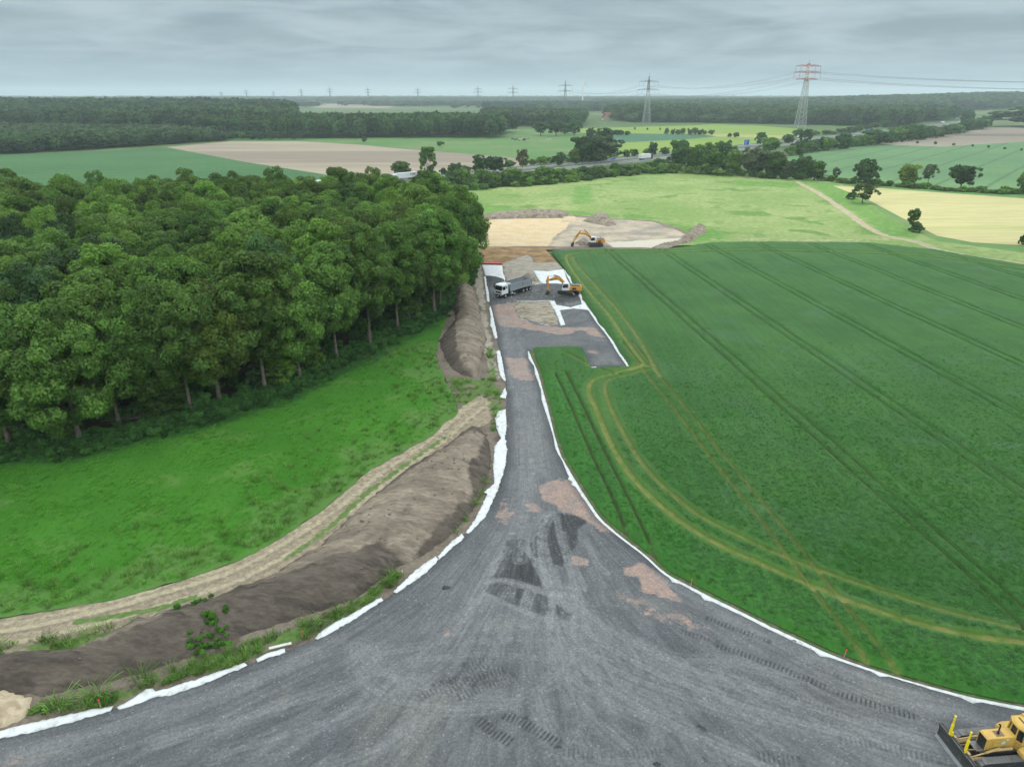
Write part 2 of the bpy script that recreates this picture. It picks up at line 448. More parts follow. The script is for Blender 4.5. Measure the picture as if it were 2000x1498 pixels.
# ---- left meadow
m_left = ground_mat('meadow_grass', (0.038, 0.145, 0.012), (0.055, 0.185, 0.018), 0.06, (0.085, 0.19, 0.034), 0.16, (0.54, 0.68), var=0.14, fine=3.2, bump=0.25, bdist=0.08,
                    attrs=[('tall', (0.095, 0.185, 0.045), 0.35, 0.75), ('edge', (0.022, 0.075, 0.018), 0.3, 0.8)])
TRACK_UP = [(-350, 1262), (0, 1207), (200, 1175), (350, 1135), (450, 1100), (525, 1065), (625, 1000), (725, 915), (845, 850), (866, 826), (889, 813), (895, 800), (891, 785), (880, 762), (868, 735), (856, 712), (852, 690)]
FOREST_FRONT = [(-500, 905), (0, 872), (160, 862), (370, 812), (520, 768), (720, 672), (845, 605), (900, 548), (914, 500)]
meadow_poly = GP(TRACK_UP + [(858, 660), (870, 630), (880, 600), (888, 560), (905, 520), (908, 480), (900, 455), (880, 470), (840, 560), (700, 640), (500, 730), (300, 790), (0, 830), (-500, 870), (-900, 900), (-900, 1400)], 0.06)
tr_up_w = GP(TRACK_UP); ff_w = GP(FOREST_FRONT)
def z_meadow(P, B):
    return 0.06 + 0.12 * vnoise(P, 3.0, 1) * sstep(segdist(P, B, True), 0, 3) + 0.05 * vnoise(P, 0.9, 2)
MEADOW = sheet('meadow', meadow_poly, m_left, zf=z_meadow, rough=.12, step=lambda y: np.clip(0.012 * y, 0.5, 2.0), attrs=dict(
    tall=lambda P: np.clip((1 - sstep(segdist(P, tr_up_w), 1.0, 11.0)) * 0.6 + 0.25 * vnoise(P, 2.2, 3) + .1, 0, 1),
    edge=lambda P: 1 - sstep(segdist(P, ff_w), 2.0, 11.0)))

# ---- forest floor
m_floor = ground_mat('leaf_litter', (0.045, 0.033, 0.022), (0.065, 0.05, 0.03), 0.3, (0.03, 0.05, 0.015), 0.2, var=0.4, fine=1.5)
forest_poly = GP(FOREST_FRONT) + [(-14, 214), (-24, 226), (-60, 240), (-130, 232), (-210, 222), (-240, 120)]
sheet('forest_floor', forest_poly, m_floor, 0.34, step=lambda y: 6.0)

# ---- bare earth of the works: farm track, bank strips, diggings
m_soil = ground_mat('works_soil', (0.155, 0.125, 0.098), (0.20, 0.165, 0.13), 0.25, (0.11, 0.088, 0.07), 0.35, (0.52, 0.68), var=0.3, fine=2.2, bump=0.4, bdist=0.12,
                    attrs=[('grey', (0.25, 0.225, 0.19), 0.25, 0.95, (0.36, 0.32, 0.26), 0.5), ('straw', (0.34, 0.285, 0.19), 0.45, 0.95, (0.23, 0.19, 0.14), 1.2),
                           ('rutp', (0.42, 0.365, 0.25), 0.35, 0.6), ('rutd', (0.19, 0.155, 0.115), 0.35, 0.55), ('ochre', (0.47, 0.36, 0.20), 0.12, 0.97, (0.52, 0.42, 0.28), 0.2), ('tan', (0.43, 0.36, 0.26), 0.1, 0.97, (0.22, 0.20, 0.175), 0.09),
                           ('rust', (0.16, 0.098, 0.045), 0.2, 0.95, (0.33, 0.215, 0.105), 0.22), ('pale', (0.48, 0.44, 0.36), 0.2, 0.95), ('green', (0.07, 0.155, 0.03), 0.7, 0.9, (0.12, 0.18, 0.05), 1.0)])
soil_poly = GP(TRACK_UP + [(852, 655), (868, 610), (884, 560), (899, 520), (908, 470), (914, 427), (921, 417), (946, 417), (1120, 420), (1200, 427), (1275, 431), (1325, 445), (1349, 458), (1340, 470), (1276, 487), (1180, 489), (1066, 488), (1104, 530), (1060, 562), (1020, 690), (1030, 850), (1000, 1000), (900, 1160), (600, 1345), (0, 1520), (-350, 1590)])
LOWER_TRACK = [(-350, 1300), (0, 1277), (150, 1268), (260, 1215), (400, 1175), (525, 1130), (625, 1070), (700, 995), (800, 915), (870, 875), (910, 845)]
sp = {k: [GP(q) for q in v] for k, v in dict(
    straw=[TRACK_UP[:12] + [(940, 770), (965, 790), (955, 825)] + LOWER_TRACK[::-1]],
    ochre=[[(917, 430), (1030, 427), (1122, 427), (1105, 447), (1080, 466), (1072, 481), (937, 482), (930, 470)]],
    tan=[[(1122, 424), (1200, 429), (1275, 433), (1340, 458), (1325, 466), (1270, 480), (1072, 482), (1085, 462), (1110, 445)]],
    pale=[[(1185, 474), (1330, 465), (1322, 475), (1276, 484), (1195, 483)]],
    rust=[[(936, 482), (1070, 484), (1078, 497), (1088, 512), (1050, 514), (1036, 499), (1022, 498), (983, 514), (938, 516)]],
    grey=[[(983, 514), (1026, 499), (1036, 500), (1050, 527), (1062, 560), (990, 550), (981, 520)], [(1048, 514), (1086, 511), (1102, 527), (1048, 530)], [(905, 440), (930, 440), (942, 540), (950, 620), (965, 690), (975, 740), (960, 735), (945, 690), (938, 600), (925, 540)]],
    green=[[(950, 680), (962, 684), (972, 745), (985, 780), (978, 830), (962, 845), (958, 800), (945, 770), (900, 795), (886, 770), (870, 735), (930, 742), (952, 735)],
           [(55, 1395), (85, 1370), (160, 1362), (290, 1330), (400, 1280), (500, 1252), (610, 1212), (690, 1178), (770, 1120), (790, 1125), (745, 1165), (610, 1245), (480, 1292), (300, 1343), (200, 1385)],
           [(-100, 1262), (0, 1255), (150, 1244), (262, 1212), (250, 1228), (160, 1268), (0, 1280), (-100, 1290)], [(870, 1010), (930, 940), (955, 905), (960, 930), (935, 985), (890, 1040)]]).items()}
trk = smooth_line(GP([(-350, 1283), (0, 1245), (200, 1203), (330, 1165), (450, 1128), (560, 1070), (660, 1005), (760, 925), (850, 862), (905, 815), (945, 785)]), .8)
ruts_green = [smooth_line(GP(q), 1.0) for q in ([(150, 1215), (300, 1190), (380, 1165)], [(560, 1090), (650, 1025), (720, 960), (850, 868), (880, 850)])]
sheet('works_soil', soil_poly, m_soil, step=lambda y: np.clip(0.008 * y, 0.4, 2.6), zf=lambda P, B: 0.025 * vnoise(P, 1.3, 4) * (P[:, 1] < 240), attrs=dict(
    {k: (lambda P, v=v, k=k: np.clip(sum(polymask(P, q, 3.0 if k in ('ochre', 'tan', 'rust') else 0.8) for q in v), 0, 1)) for k, v in sp.items() if k != 'green'},
    rutp=lambda P: np.exp(-((segdist(P, offset_line(trk, .9)) / .35) ** 2)) + np.exp(-((segdist(P, offset_line(trk, -1.0)) / .35) ** 2)) + .7 * np.exp(-((segdist(P, offset_line(trk, 2.0)) / .3) ** 2)),
    rutd=lambda P: np.exp(-((segdist(P, offset_line(trk, .35)) / .25) ** 2)) + np.exp(-((segdist(P, offset_line(trk, -1.6)) / .3) ** 2)),
    green=lambda P: np.maximum(np.clip(sum(polymask(P, q, 1.0) for q in sp['green']), 0, 1) * np.clip(0.68 + 0.3 * vnoise(P, 1.5, 6), 0, 1), 0.8 * (1 - sstep(np.minimum(segdist(P, ruts_green[0]), segdist(P, ruts_green[1])), 0.15, 0.7)))))

# ---- gravel
GL = [(-420, 1535), (0, 1437), (100, 1410), (220, 1383), (300, 1355), (400, 1328), (480, 1298), (550, 1272), (620, 1246), (690, 1205), (750, 1170), (800, 1134), (850, 1092), (890, 1056), (915, 1034), (940, 1008), (958, 985), (975, 955), (985, 915), (988, 880), (986, 850), (988, 815), (989, 777), (987, 743), (975, 690), (969, 650), (962, 625), (956, 590), (950, 560), (947, 537)]
GR = [(1032, 686), (1040, 705), (1050, 728), (1058, 757), (1070, 800), (1082, 850), (1095, 890), (1112, 920), (1130, 950), (1150, 981), (1170, 1010), (1192, 1031), (1215, 1050), (1260, 1085), (1300, 1120), (1350, 1147), (1395, 1170), (1450, 1197), (1500, 1222), (1575, 1257), (1625, 1280), (1700, 1307), (1775, 1330), (1875, 1357), (1950, 1373), (2000, 1382), (2300, 1440)]
PAD = [(985, 546), (987, 556), (1046, 556), (1112, 552), (1125, 570), (1136, 588), (1150, 607), (1167, 632), (1187, 657), (1206, 688), (1225, 717), (1155, 718), (1146, 700), (1136, 681)]
GZ = 0.12
gravel_poly = GP(GL, GZ) + GP([(955, 536), (972, 537)], GZ) + GP(PAD + GR, GZ) + [(52, 22), (-52, 22)]
glw, grw = np.array(GP(GL)), np.array(GP(GR)); padw = np.array(GP(PAD))
A_ = lambda pts: crop(pts, 700, 960, 3.3333)
B_ = lambda pts: crop(pts, 1000, 1150, 4.0)
PINK = [([(1046, 950), (1090, 937), (1127, 944), (1150, 976), (1172, 1010), (1200, 1042), (1180, 1040), (1150, 1024), (1105, 1001), (1070, 985)], .95), (A_([(1090, 90), (1160, 80), (1210, 130), (1190, 170), (1110, 150)]), .75),
        (A_([(1380, 430), (1440, 420), (1510, 470), (1500, 495), (1400, 480)]), .9), (A_([(1730, 500), (1830, 480), (1930, 520), (2010, 610), (2110, 730), (2000, 710), (1870, 660), (1820, 580), (1740, 545)]), 1.0),
        ([(986, 700), (1032, 700), (1042, 745), (1009, 746), (990, 730)], .8), ([(960, 597), (1005, 592), (1012, 618), (1024, 628), (1052, 636), (1100, 641), (1162, 640), (1184, 662), (1150, 655), (1137, 646), (1095, 656), (1050, 648), (1017, 642), (975, 638), (966, 625)], .85),
        ([(1140, 686), (1160, 685), (1168, 692), (1145, 693)], .8), ([(1815, 1348), (1880, 1352), (1890, 1375), (1830, 1380)], .45), ([(987, 760), (994, 790), (992, 840), (988, 845), (989, 790)], .8), ([(1048, 700), (1056, 730), (1052, 745), (1044, 715)], .6),
        (A_([(520, 920), (600, 900), (640, 950), (560, 980)]), .5), ([(1180, 1140), (1250, 1165), (1340, 1190), (1400, 1235), (1330, 1240), (1200, 1180)], .45), (A_([(880, 60), (1060, 30), (1110, 180), (1060, 300), (960, 300), (900, 200)]), .42), ([(-10, 1478), (80, 1478), (95, 1490), (0, 1510)], .5), ([(986, 900), (1060, 890), (1075, 935), (1000, 960)], .3)]
DARK = [(A_([(1140, 260), (1200, 170), (1300, 145), (1420, 165), (1500, 200), (1440, 260), (1420, 380), (1370, 430), (1330, 500), (1190, 470), (1120, 420), (1090, 330)]), .8), (A_([(960, 320), (1080, 310), (1120, 430), (1190, 480), (1200, 640), (860, 560), (930, 440)]), .85),
        (A_([(820, 610), (930, 600), (1250, 695), (1240, 825), (1020, 750), (830, 665)]), 1.0), (A_([(1260, 690), (1420, 800), (1380, 870), (1260, 820)]), .6), (B_([(-260, 640), (150, 670), (330, 740), (250, 860), (-200, 900)]), .25),
        (A_([(700, 700), (1000, 760), (1250, 850), (1300, 1000), (700, 950), (620, 850)]), .35), ([(830, 1330), (960, 1300), (1010, 1345), (900, 1365)], .5), (B_([(1400, 1080), (1500, 1075), (1600, 1140), (1500, 1150)]), .75), (B_([(1400, 1310), (1530, 1310), (1560, 1380), (1420, 1370)]), .7),
        (B_([(0, 1010), (180, 980), (260, 1000), (100, 1050)]), .6), ([(946, 537), (972, 537), (984, 546), (987, 560), (965, 565), (950, 560)], .6), ([(1046, 556), (1112, 553), (1136, 590), (1100, 600), (1060, 588), (1004, 588), (990, 566)], .5),
        ([(1100, 1090), (1210, 1080), (1290, 1140), (1200, 1130)], -.3), ([(1032, 690), (1040, 705), (1046, 740), (1036, 720)], .6), ([(1085, 597), (1135, 588), (1130, 575), (1075, 580)], .7)]
LIGHT = [(A_([(950, 390), (860, 560), (760, 740), (640, 900)]), .35, .8), (A_([(890, 470), (820, 640), (680, 790)]), .25, .6), (A_([(1250, 160), (1200, 230), (1180, 330), (1200, 480), (1270, 640), (1330, 720)]), .5, .9), (A_([(1220, 170), (1150, 280), (1090, 360), (1140, 450), (1220, 600), (1290, 700)]), .22, .8),
         (A_([(1290, 170), (1310, 300), (1350, 430), (1410, 640), (1400, 860)]), .3, .7), (A_([(1330, 280), (1370, 420), (1480, 640)]), .2, .5), (A_([(1260, 600), (1255, 720), (1245, 890)]), .3, .9), (A_([(1400, 640), (1405, 780), (1400, 960)]), .35, .7), (A_([(1060, 330), (1050, 450)]), .45, .7),
         (A_([(1100, 660), (1060, 770)]), .25, .8), (A_([(1140, 670), (1100, 770)]), .2, .7), (A_([(970, 640), (940, 700)]), .25, .6), (A_([(1010, 640), (980, 740)]), .2, .6), (A_([(1200, 240), (1230, 420), (1330, 660), (1480, 800)]), .2, .6), (A_([(820, 580), (1000, 590), (1250, 690), (1480, 880)]), .2, .6),
         (A_([(820, 670), (1040, 770), (1290, 860), (1500, 900)]), .2, .6), (B_([(280, 360), (420, 640), (700, 860), (1100, 1040)]), .5, .5), (B_([(470, 380), (800, 640), (1400, 870), (1980, 1060)]), .6, .5), (B_([(950, 420), (1300, 560), (1740, 580), (2200, 690)]), .5, .4), (A_([(1480, 330), (1560, 480), (1620, 540)]), .3, .5),
         ([(1010, 760), (1018, 850), (1020, 940)], .6, .5), ([(1035, 760), (1052, 850), (1062, 930)], .6, .5), ([(985, 620), (992, 690), (1000, 760)], .5, .5), ([(1008, 630), (1018, 690), (1030, 760)], .5, .5), ([(1022, 750), (1034, 830), (1040, 900), (1025, 985), (1010, 1040)], 2.2, .55), ([(985, 620), (1000, 690), (1018, 750)], 1.8, .4), ([(1000, 1050), (920, 1180), (840, 1230)], 2.0, .3), ([(1290, 1130), (1480, 1235), (1700, 1330), (1880, 1385)], 1.6, .35),
         ([(1085, 1150), (1130, 1220), (1230, 1290), (1420, 1370), (1700, 1450), (1900, 1498)], .4, .6), ([(1110, 1150), (1160, 1210), (1290, 1285), (1480, 1350), (1720, 1425), (1960, 1490)], .35, .55), ([(1075, 1170), (1100, 1260), (1180, 1340), (1340, 1430), (1500, 1500)], .45, .55), ([(1060, 1180), (1075, 1280), (1140, 1380), (1260, 1490)], .35, .45),
         ([(1040, 1160), (1035, 1280), (1060, 1400), (1120, 1498)], .35, .35), ([(960, 1140), (890, 1230), (760, 1310), (560, 1380), (300, 1450)], .5, .45), ([(985, 1150), (930, 1240), (820, 1330), (640, 1410), (420, 1480)], .4, .4), ([(1000, 1180), (960, 1280), (880, 1370), (760, 1450), (640, 1500)], .4, .4),
         ([(690, 1270), (700, 1320), (760, 1365), (880, 1385), (1000, 1370), (1090, 1320), (1130, 1250)], .55, .5), ([(720, 1265), (735, 1305), (800, 1340), (900, 1350), (990, 1335)], .35, .4), ([(940, 1230), (1000, 1222), (1080, 1232), (1160, 1262)], .4, .5), ([(900, 1262), (990, 1250), (1090, 1258), (1180, 1290)], .3, .4), ([(820, 1290), (930, 1280), (1060, 1290), (1200, 1330), (1330, 1390)], .35, .4),
         ([(1200, 1370), (1150, 1400), (1130, 1450), (1180, 1490), (1260, 1470), (1280, 1420)], .6, .35), ([(640, 1250), (520, 1320), (300, 1400), (100, 1455), (-50, 1490)], 1.2, .4), ([(1560, 1285), (1700, 1345), (1830, 1390)], .5, .4), (A_([(0, 1000), (60, 1130), (250, 1220), (420, 1240)]), .9, .45), ([(700, 1285), (830, 1265), (900, 1240)], .7, .4), (A_([(380, 1300), (700, 1330), (960, 1360)]), .9, .4)]
TREADS = [([(1380, 1209), (1440, 1232), (1500, 1254)], .32, .8), ([(1400, 1262), (1480, 1290), (1560, 1322), (1680, 1370), (1790, 1403)], .36, 1.0), ([(1330, 1235), (1400, 1255)], .3, .7), ([(935, 1408), (965, 1430), (1000, 1452)], .45, 1.0), ([(985, 1398), (1025, 1415), (1090, 1455)], .45, 1.0), ([(850, 1345), (905, 1318), (955, 1300)], .5, .6), ([(870, 1352), (925, 1328), (985, 1312)], .5, .8), ([(895, 1362), (950, 1340), (1000, 1325)], .5, .7), ([(820, 1365), (880, 1335)], .4, .5), ([(905, 1300), (960, 1290)], .4, .5),
          ([(1100, 1470), (1170, 1476), (1300, 1470)], .4, .5), ([(1560, 1385), (1640, 1420)], .3, .35), ([(1480, 1478), (1560, 1490)], .5, .8), ([(1640, 1445), (1760, 1470), (1830, 1490)], .4, .5), ([(1600, 1310), (1680, 1340)], .3, .4), ([(1430, 1310), (1560, 1365), (1650, 1400)], .35, .4)]
def g_streak(P):
    dl, dr = segdist(P, glw), segdist(P, grw); return dl / (dl + dr + 1e-6) * 34
def g_tread(P):
    m = np.zeros(len(P))
    for q, w, s in TREADS: m = np.maximum(m, s * (1 - sstep(segdist(P, smooth_line(GP(q), .5)), w * .8, w * 1.25)))
    return m
def g_treadu(P):
    best = np.full(len(P), 1e9); U = np.zeros(len(P))
    for q, w, s in TREADS:
        d, u = segdist(P, smooth_line(GP(q), .5), along=True); k = d < best; best[k] = d[k]; U[k] = u[k]
    return U
def g_poly(L, soft):
    W_ = [(GP(q), s) for q, s in L]
    def f(P):
        m = np.zeros(len(P))
        for q, s in W_:
            v = polymask(P, q, soft)
            m = np.where(v > 0.01, np.maximum(m, v * s) if s > 0 else m + v * s, m)
        return np.clip(m, 0, 1)
    return f
def g_light(P):
    m = np.zeros(len(P))
    for q, w, s in LIGHT: d_ = segdist(P, smooth_line(GP(q), .6)); m = np.maximum(m, s * (np.exp(-(d_ / (w * .62)) ** 2) if w > 1 else 1.35 * np.maximum(np.exp(-((d_ - .17) / .17) ** 2), .6 * np.exp(-((d_ - .68) / .16) ** 2) * (w > .32))))
    return np.clip(m * .72, 0, 1)
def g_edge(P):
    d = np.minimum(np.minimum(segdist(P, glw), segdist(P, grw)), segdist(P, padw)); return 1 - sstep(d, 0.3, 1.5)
def z_gravel(P, B):
    d = segdist(P, B, True)
    z = GZ * sstep(d, -0.05, 0.3) + 0.035 * vnoise(P, 2.6, 8) * sstep(d, .3, 2) + 0.02
    z = z - 0.03 * g_tread(P) + 0.10 * polymask(P, GP(DARK[0][0]), .7) + .3 * polymask(P, GP([(950, 540), (984, 546), (985, 556), (965, 562), (952, 560)]), 1.2)
    return z
m, b = newmat('crushed_stone')
tc = b.n('ShaderNodeTexCoord').outputs['Object']
sv = b.n('ShaderNodeCombineXYZ', X=b.math('MULTIPLY', b.attr('streak'), 1.0), Y=b.math('MULTIPLY', b.n('ShaderNodeSeparateXYZ', Vector=tc).outputs[1], 0.10)).outputs[0]
c = b.mix(b.smooth(b.noise(tc, 0.12, 5, .6), .35, .65), (0.104, 0.108, 0.115), (0.132, 0.135, 0.140))
c = b.mix(b.smooth(b.noise(tc, 0.05, 4, .6, .8), .5, .68), c, (0.155, 0.152, 0.143))
st = b.noise(sv, 1.6, 8, 0.74, 0.5)
c = b.mix(1.0, c, b.smooth(st, .3, .7, .72, 1.27), 'MULTIPLY')
def edge_f(an, ns, st_, w=1.0):
    f = b.math('ADD', b.attr(an), b.math('MULTIPLY', b.math('SUBTRACT', b.noise(tc, ns, 7, .72), .5), w))
    return b.math('MULTIPLY', b.smooth(f, .36, .64, 0, st_), b.smooth(b.attr(an), .02, .15))
c = b.mix(edge_f('pink', .45, .88, 1.9), c, b.mix(b.smooth(b.noise(tc, .5, 5, .7), .35, .65), (0.37, 0.25, 0.20), (0.25, 0.20, 0.18)))
c = b.mix(edge_f('dark', .9, .9, 1.0), c, b.mix(b.smooth(st, .35, .65), (0.030, 0.031, 0.033), (0.062, 0.064, 0.066)))
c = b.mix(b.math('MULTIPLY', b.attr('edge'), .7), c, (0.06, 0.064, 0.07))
c = b.mix(b.math('MULTIPLY', b.attr('light'), b.smooth(b.noise(tc, 1.1, 6, .7), .3, .62, .25, .95)), c, (0.27, 0.275, 0.275))
bar = b.math('SINE', b.math('MULTIPLY', b.attr('treadu'), 2 * math.pi / 0.34))
c = b.mix(b.math('MULTIPLY', b.math('MULTIPLY', b.attr('tread'), b.smooth(b.noise(tc, .8, 4, .7), .3, .6, .25, .95)), b.smooth(bar, -.2, .5, .15, .95)), c, (0.045, 0.046, 0.048))
g = b.noise(tc, 9.0, 4, .85)
vor = b.n('ShaderNodeTexVoronoi', Vector=tc, Scale=7.0)
vr = b.n('ShaderNodeSeparateXYZ', Vector=vor.outputs['Color']).outputs[0]
c = b.mix(1.0, c, b.smooth(g, .25, .75, .74, 1.3), 'MULTIPLY')
c = b.mix(1.0, c, b.smooth(vr, 0, 1, .86, 1.15), 'MULTIPLY')
c = b.mix(b.smooth(vr, .975, .995, 0, .3), c, (0.36, 0.36, 0.35))
bn = b.n('ShaderNodeBump', Strength=.5, Distance=.06, Height=b.math('ADD', g, b.math('MULTIPLY', st, 1.5)))
finish(b, c, .9, .2, bn.outputs[0])
m_gravel = m
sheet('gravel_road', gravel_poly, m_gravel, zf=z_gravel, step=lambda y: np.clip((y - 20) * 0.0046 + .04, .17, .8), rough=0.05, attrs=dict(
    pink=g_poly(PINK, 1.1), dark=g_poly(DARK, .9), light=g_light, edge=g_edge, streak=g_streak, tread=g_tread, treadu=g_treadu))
# soil island left inside the gravel
m_isl = ground_mat('rutted_soil', (0.30, 0.255, 0.19), (0.37, 0.32, 0.25), 0.4, (0.17, 0.145, 0.105), 0.6, (.5, .62), var=.28, fine=1.2, bump=.7, bdist=.25, stretch=(.3, .6, 1.6))
sheet('soil_island', GP([(1005, 591), (1040, 590), (1073, 588), (1084, 610), (1094, 635), (1072, 634), (1045, 628), (1018, 623), (1008, 608)], .2), m_isl, step=lambda y: .7, zf=lambda P, B: .16 + .25 * sstep(segdist(P, B, True), 0, 1.5) + .1 * vnoise(P, .9, 9))

# ---- bare margin between gravel and wheat
m_marg = ground_mat('field_margin', (0.10, 0.10, 0.05), (0.065, 0.12, 0.035), .5, (0.16, 0.13, 0.10), .7, var=.3, fine=2.0)
def margin(px, a, c_):
    L = smooth_line(GP(px), 1.5); A, B_2 = offset_line(L, a), offset_line(L, c_); n = len(L)
    sheet_me = np_mesh('field_margin', np.column_stack([np.concatenate([A, B_2]), np.full(2 * n, .045)]), [(i, i + 1, n + i + 1, n + i) for i in range(n - 1)])
    link('field_margin', sheet_me, m_marg)['kind'] = 'structure'
margin(GR, -1.8, 2.2); margin([(1102, 528), (1115, 553), (1126, 570), (1137, 588), (1150, 607), (1167, 632), (1187, 657), (1206, 688), (1226, 717)], -1.8, 2.2)
# ---- wheat with tramlines
WZ = 0.7
WTOP = [(1070, 488), (1175, 488), (1265, 489), (1320, 487), (1385, 476), (1500, 474), (1700, 477), (1830, 491), (2000, 520), (2350, 575)]
wheat_poly = GP([(1076, 492)] + WTOP[1:]) + [(120, 40)] + [(62, 30)] + GP([(2300, 1428)] + [(x + 6, y - 4) for x, y in GR[::-1][1:-1]] + [(1044, 690), (1040, 682), (1136, 679), (1156, 721), (1228, 719), (1209, 688), (1190, 655), (1169, 629), (1152, 603), (1138, 583), (1104, 527)])
def tl(px, w=.26, yel=.0, gauge=0): return (smooth_line(GP(px, .5), 1.0), w, yel)
TL = []
vp = np.array(G(1487, 1000, .5)); dirv = np.array([-0.107, 1.0]); dirv /= np.linalg.norm(dirv); nv = np.array([dirv[1], -dirv[0]])
for k in range(-1, 12):
    o_ = [-15.4, 0, 16.4, 33.0][k + 1] if k < 3 else 33.0 + 16.6 * (k - 2)
    for s in (-.95, .95):
        p0 = vp + nv * (o_ + s)
        t0, t1 = (-40, 47 if k == -1 else 150)
        if k == 0: t0, t1 = -26, 62
        L = np.array([p0 + dirv * t for t in np.arange(t0, t1, 1.5)])
        TL.append((L + .06 * np.stack([np.sin(L[:, 1] * .21 + k), 0 * L[:, 1]], 1), .2, 0.55 if k == 0 else 0.15))
TL += [tl([(1258, 712), (1205, 728), (1160, 742), (1150, 765), (1165, 800), (1185, 850), (1215, 905), (1260, 960), (1330, 1020), (1400, 1062), (1500, 1108), (1600, 1150), (1700, 1190), (1850, 1232), (2000, 1256), (2150, 1275)], .38, .8),
       tl([(1262, 722), (1215, 735), (1182, 748), (1190, 790), (1220, 850), (1250, 900), (1300, 955), (1370, 1010), (1460, 1055), (1550, 1095), (1640, 1128), (1720, 1155), (1850, 1195), (2000, 1230), (2150, 1250)], .3, .7),
       tl([(1150, 493), (1118, 495), (1106, 502), (1118, 528), (1150, 570), (1187, 612), (1220, 660), (1250, 700), (1264, 716)], .36, .8), tl([(1150, 497), (1125, 500), (1119, 505), (1133, 525), (1170, 565), (1205, 605), (1245, 658), (1276, 712), (1290, 735)], .34, .65),
       tl([(1150, 493), (1300, 491), (1500, 487), (1800, 498), (2000, 523)], .4, .6), tl([(1150, 497), (1300, 495), (1500, 492), (1800, 503), (2000, 530)], .35, .4), tl([(1105, 690), (1170, 720), (1210, 732)], .3, .5), tl([(1258, 712), (1240, 718), (1228, 722)], .5, .9)]
wl = []
wb = np.array(wheat_poly)
for L, w, ye in TL:
    ok = inpoly(L, wheat_poly) & (segdist(L, wheat_poly, True) > .6)
    k = 0
    for i in range(len(L) + 1):
        if i == len(L) or not ok[i]:
            if i - k > 3:
                for o_ in (-w - .14, -w * .4, w * .4, w + .14): wl.append(offset_line(L[k:i], o_))
            k = i + 1
def wheat_d(P):
    D = np.full(len(P), 9.0); Y = np.zeros(len(P))
    for L, w, ye in TL:
        d = segdist(P, L[::2] if len(L) > 60 and np.abs(np.diff(L[:, 0], 2)).max() < .05 else L) / w
        k = d < D; D[k] = d[k]; Y[k] = ye
    return D, Y
_wc = {}
def wheat_a(P):
    if 'r' not in _wc or len(_wc['r'][0]) != len(P): _wc['r'] = wheat_d(P)
    return _wc['r']
def z_wheat(P, B):
    D, Y = wheat_a(P); d = segdist(P, B, True)
    z = WZ * sstep(d, -.3, .9) + (.05 * vnoise(P, 1.7, 11) + .04 * vnoise(P, .5, 12)) * sstep(d, .3, 1)
    return z * (1 - .68 * (1 - sstep(D, .6, 1.5))) + 0.02
m, b = newmat('wheat_crop')
tc = b.n('ShaderNodeTexCoord').outputs['Object']
c = b.mix(b.smooth(b.noise(tc, .06, 5, .6, .5), .35, .65), (0.026, 0.096, 0.015), (0.038, 0.118, 0.019))
c = b.mix(b.smooth(b.noise(tc, .11, 6, .7, .8), .5, .68, 0, .6), c, (0.048, 0.118, 0.048))
c = b.mix(b.smooth(b.attr('edge'), 0, 1, 0, .6), c, (0.035, 0.15, 0.018))
mpr = b.n('ShaderNodeMapping', Vector=tc); mpr.inputs['Rotation'].default_value = (0, 0, .107 * -1); mpr.inputs['Scale'].default_value = (1.6, .04, 1)
c = b.mix(1.0, c, b.smooth(b.noise(mpr.outputs[0], 1.0, 4, .7), .3, .7, .87, 1.13), 'MULTIPLY')
fn = b.noise(tc, 3.6, 6, .85)
c = b.mix(1.0, c, b.smooth(fn, .3, .7, .78, 1.24), 'MULTIPLY')
tr = b.smooth(b.math('ADD', b.attr('tram'), b.math('MULTIPLY', b.math('SUBTRACT', b.noise(tc, 1.2, 4, .7), .5), .6)), .35, .75)
tcl = b.mix(b.attr('yel'), (0.016, 0.034, 0.010), b.mix(b.smooth(b.noise(tc, .8, 4, .7), .35, .65), (0.33, 0.29, 0.10), (0.14, 0.19, 0.04)))
c = b.mix(b.math('MULTIPLY', tr, .85), c, tcl)
c = b.mix(b.math('MULTIPLY', b.attr('halo'), .4), c, (0.15, 0.215, 0.04))
bn = b.n('ShaderNodeBump', Strength=.5, Distance=.12, Height=fn)
finish(b, c, .8, .2, bn.outputs[0])
m_wheat = m
gpw = np.array(GP(GR[3:]))
WP, WF, WB = tri_region(wheat_poly, lambda y: np.clip(.011 * y, .5, 2.2), lines=wl, ring=[.18, -.18, .5, -.5])
WD, WY = wheat_a(WP)
WZs = z_wheat(WP, WB)
WHEAT = link('wheat_field', np_mesh('wheat_field', np.column_stack([WP, WZs]), WF, dict(tram=1 - sstep(WD, .7, 1.5), yel=WY, halo=np.where(WY > .3, WY * (1 - sstep(WD, 1.0, 3.2)), 0) * .9, edge=1 - sstep(segdist(WP, gpw), 2, 9)), True), m_wheat)
WHEAT['kind'] = 'structure'

# ================================================================== EARTH BERMS AND PILES
m_berm = ground_mat('berm_soil', (0.095, 0.078, 0.063), (0.125, 0.103, 0.083), 0.3, (0.075, 0.062, 0.052), 0.5, var=0.3, fine=1.8, bump=.7, bdist=.2,
                    attrs=[('dry', (0.285, 0.235, 0.18), 0.28, .95, (0.17, 0.138, 0.108), .35), ('green', (0.06, 0.145, 0.025), .9, .85)], stretch=(math.radians(25), .5, 1.6))  # dry: dried soil on the long berm, painted shading on the wood-edge one
m_pile = ground_mat('dumped_soil', (0.20, 0.165, 0.13), (0.27, 0.23, 0.18), 0.4, (0.14, 0.115, 0.09), 0.5, var=.35, fine=1.4, bump=.8, bdist=.3)
m_sand = ground_mat('sand', (0.46, 0.37, 0.25), (0.52, 0.43, 0.31), .5, (0.38, 0.30, 0.20), .6, var=.15, fine=2.2, bump=.6, bdist=.1)
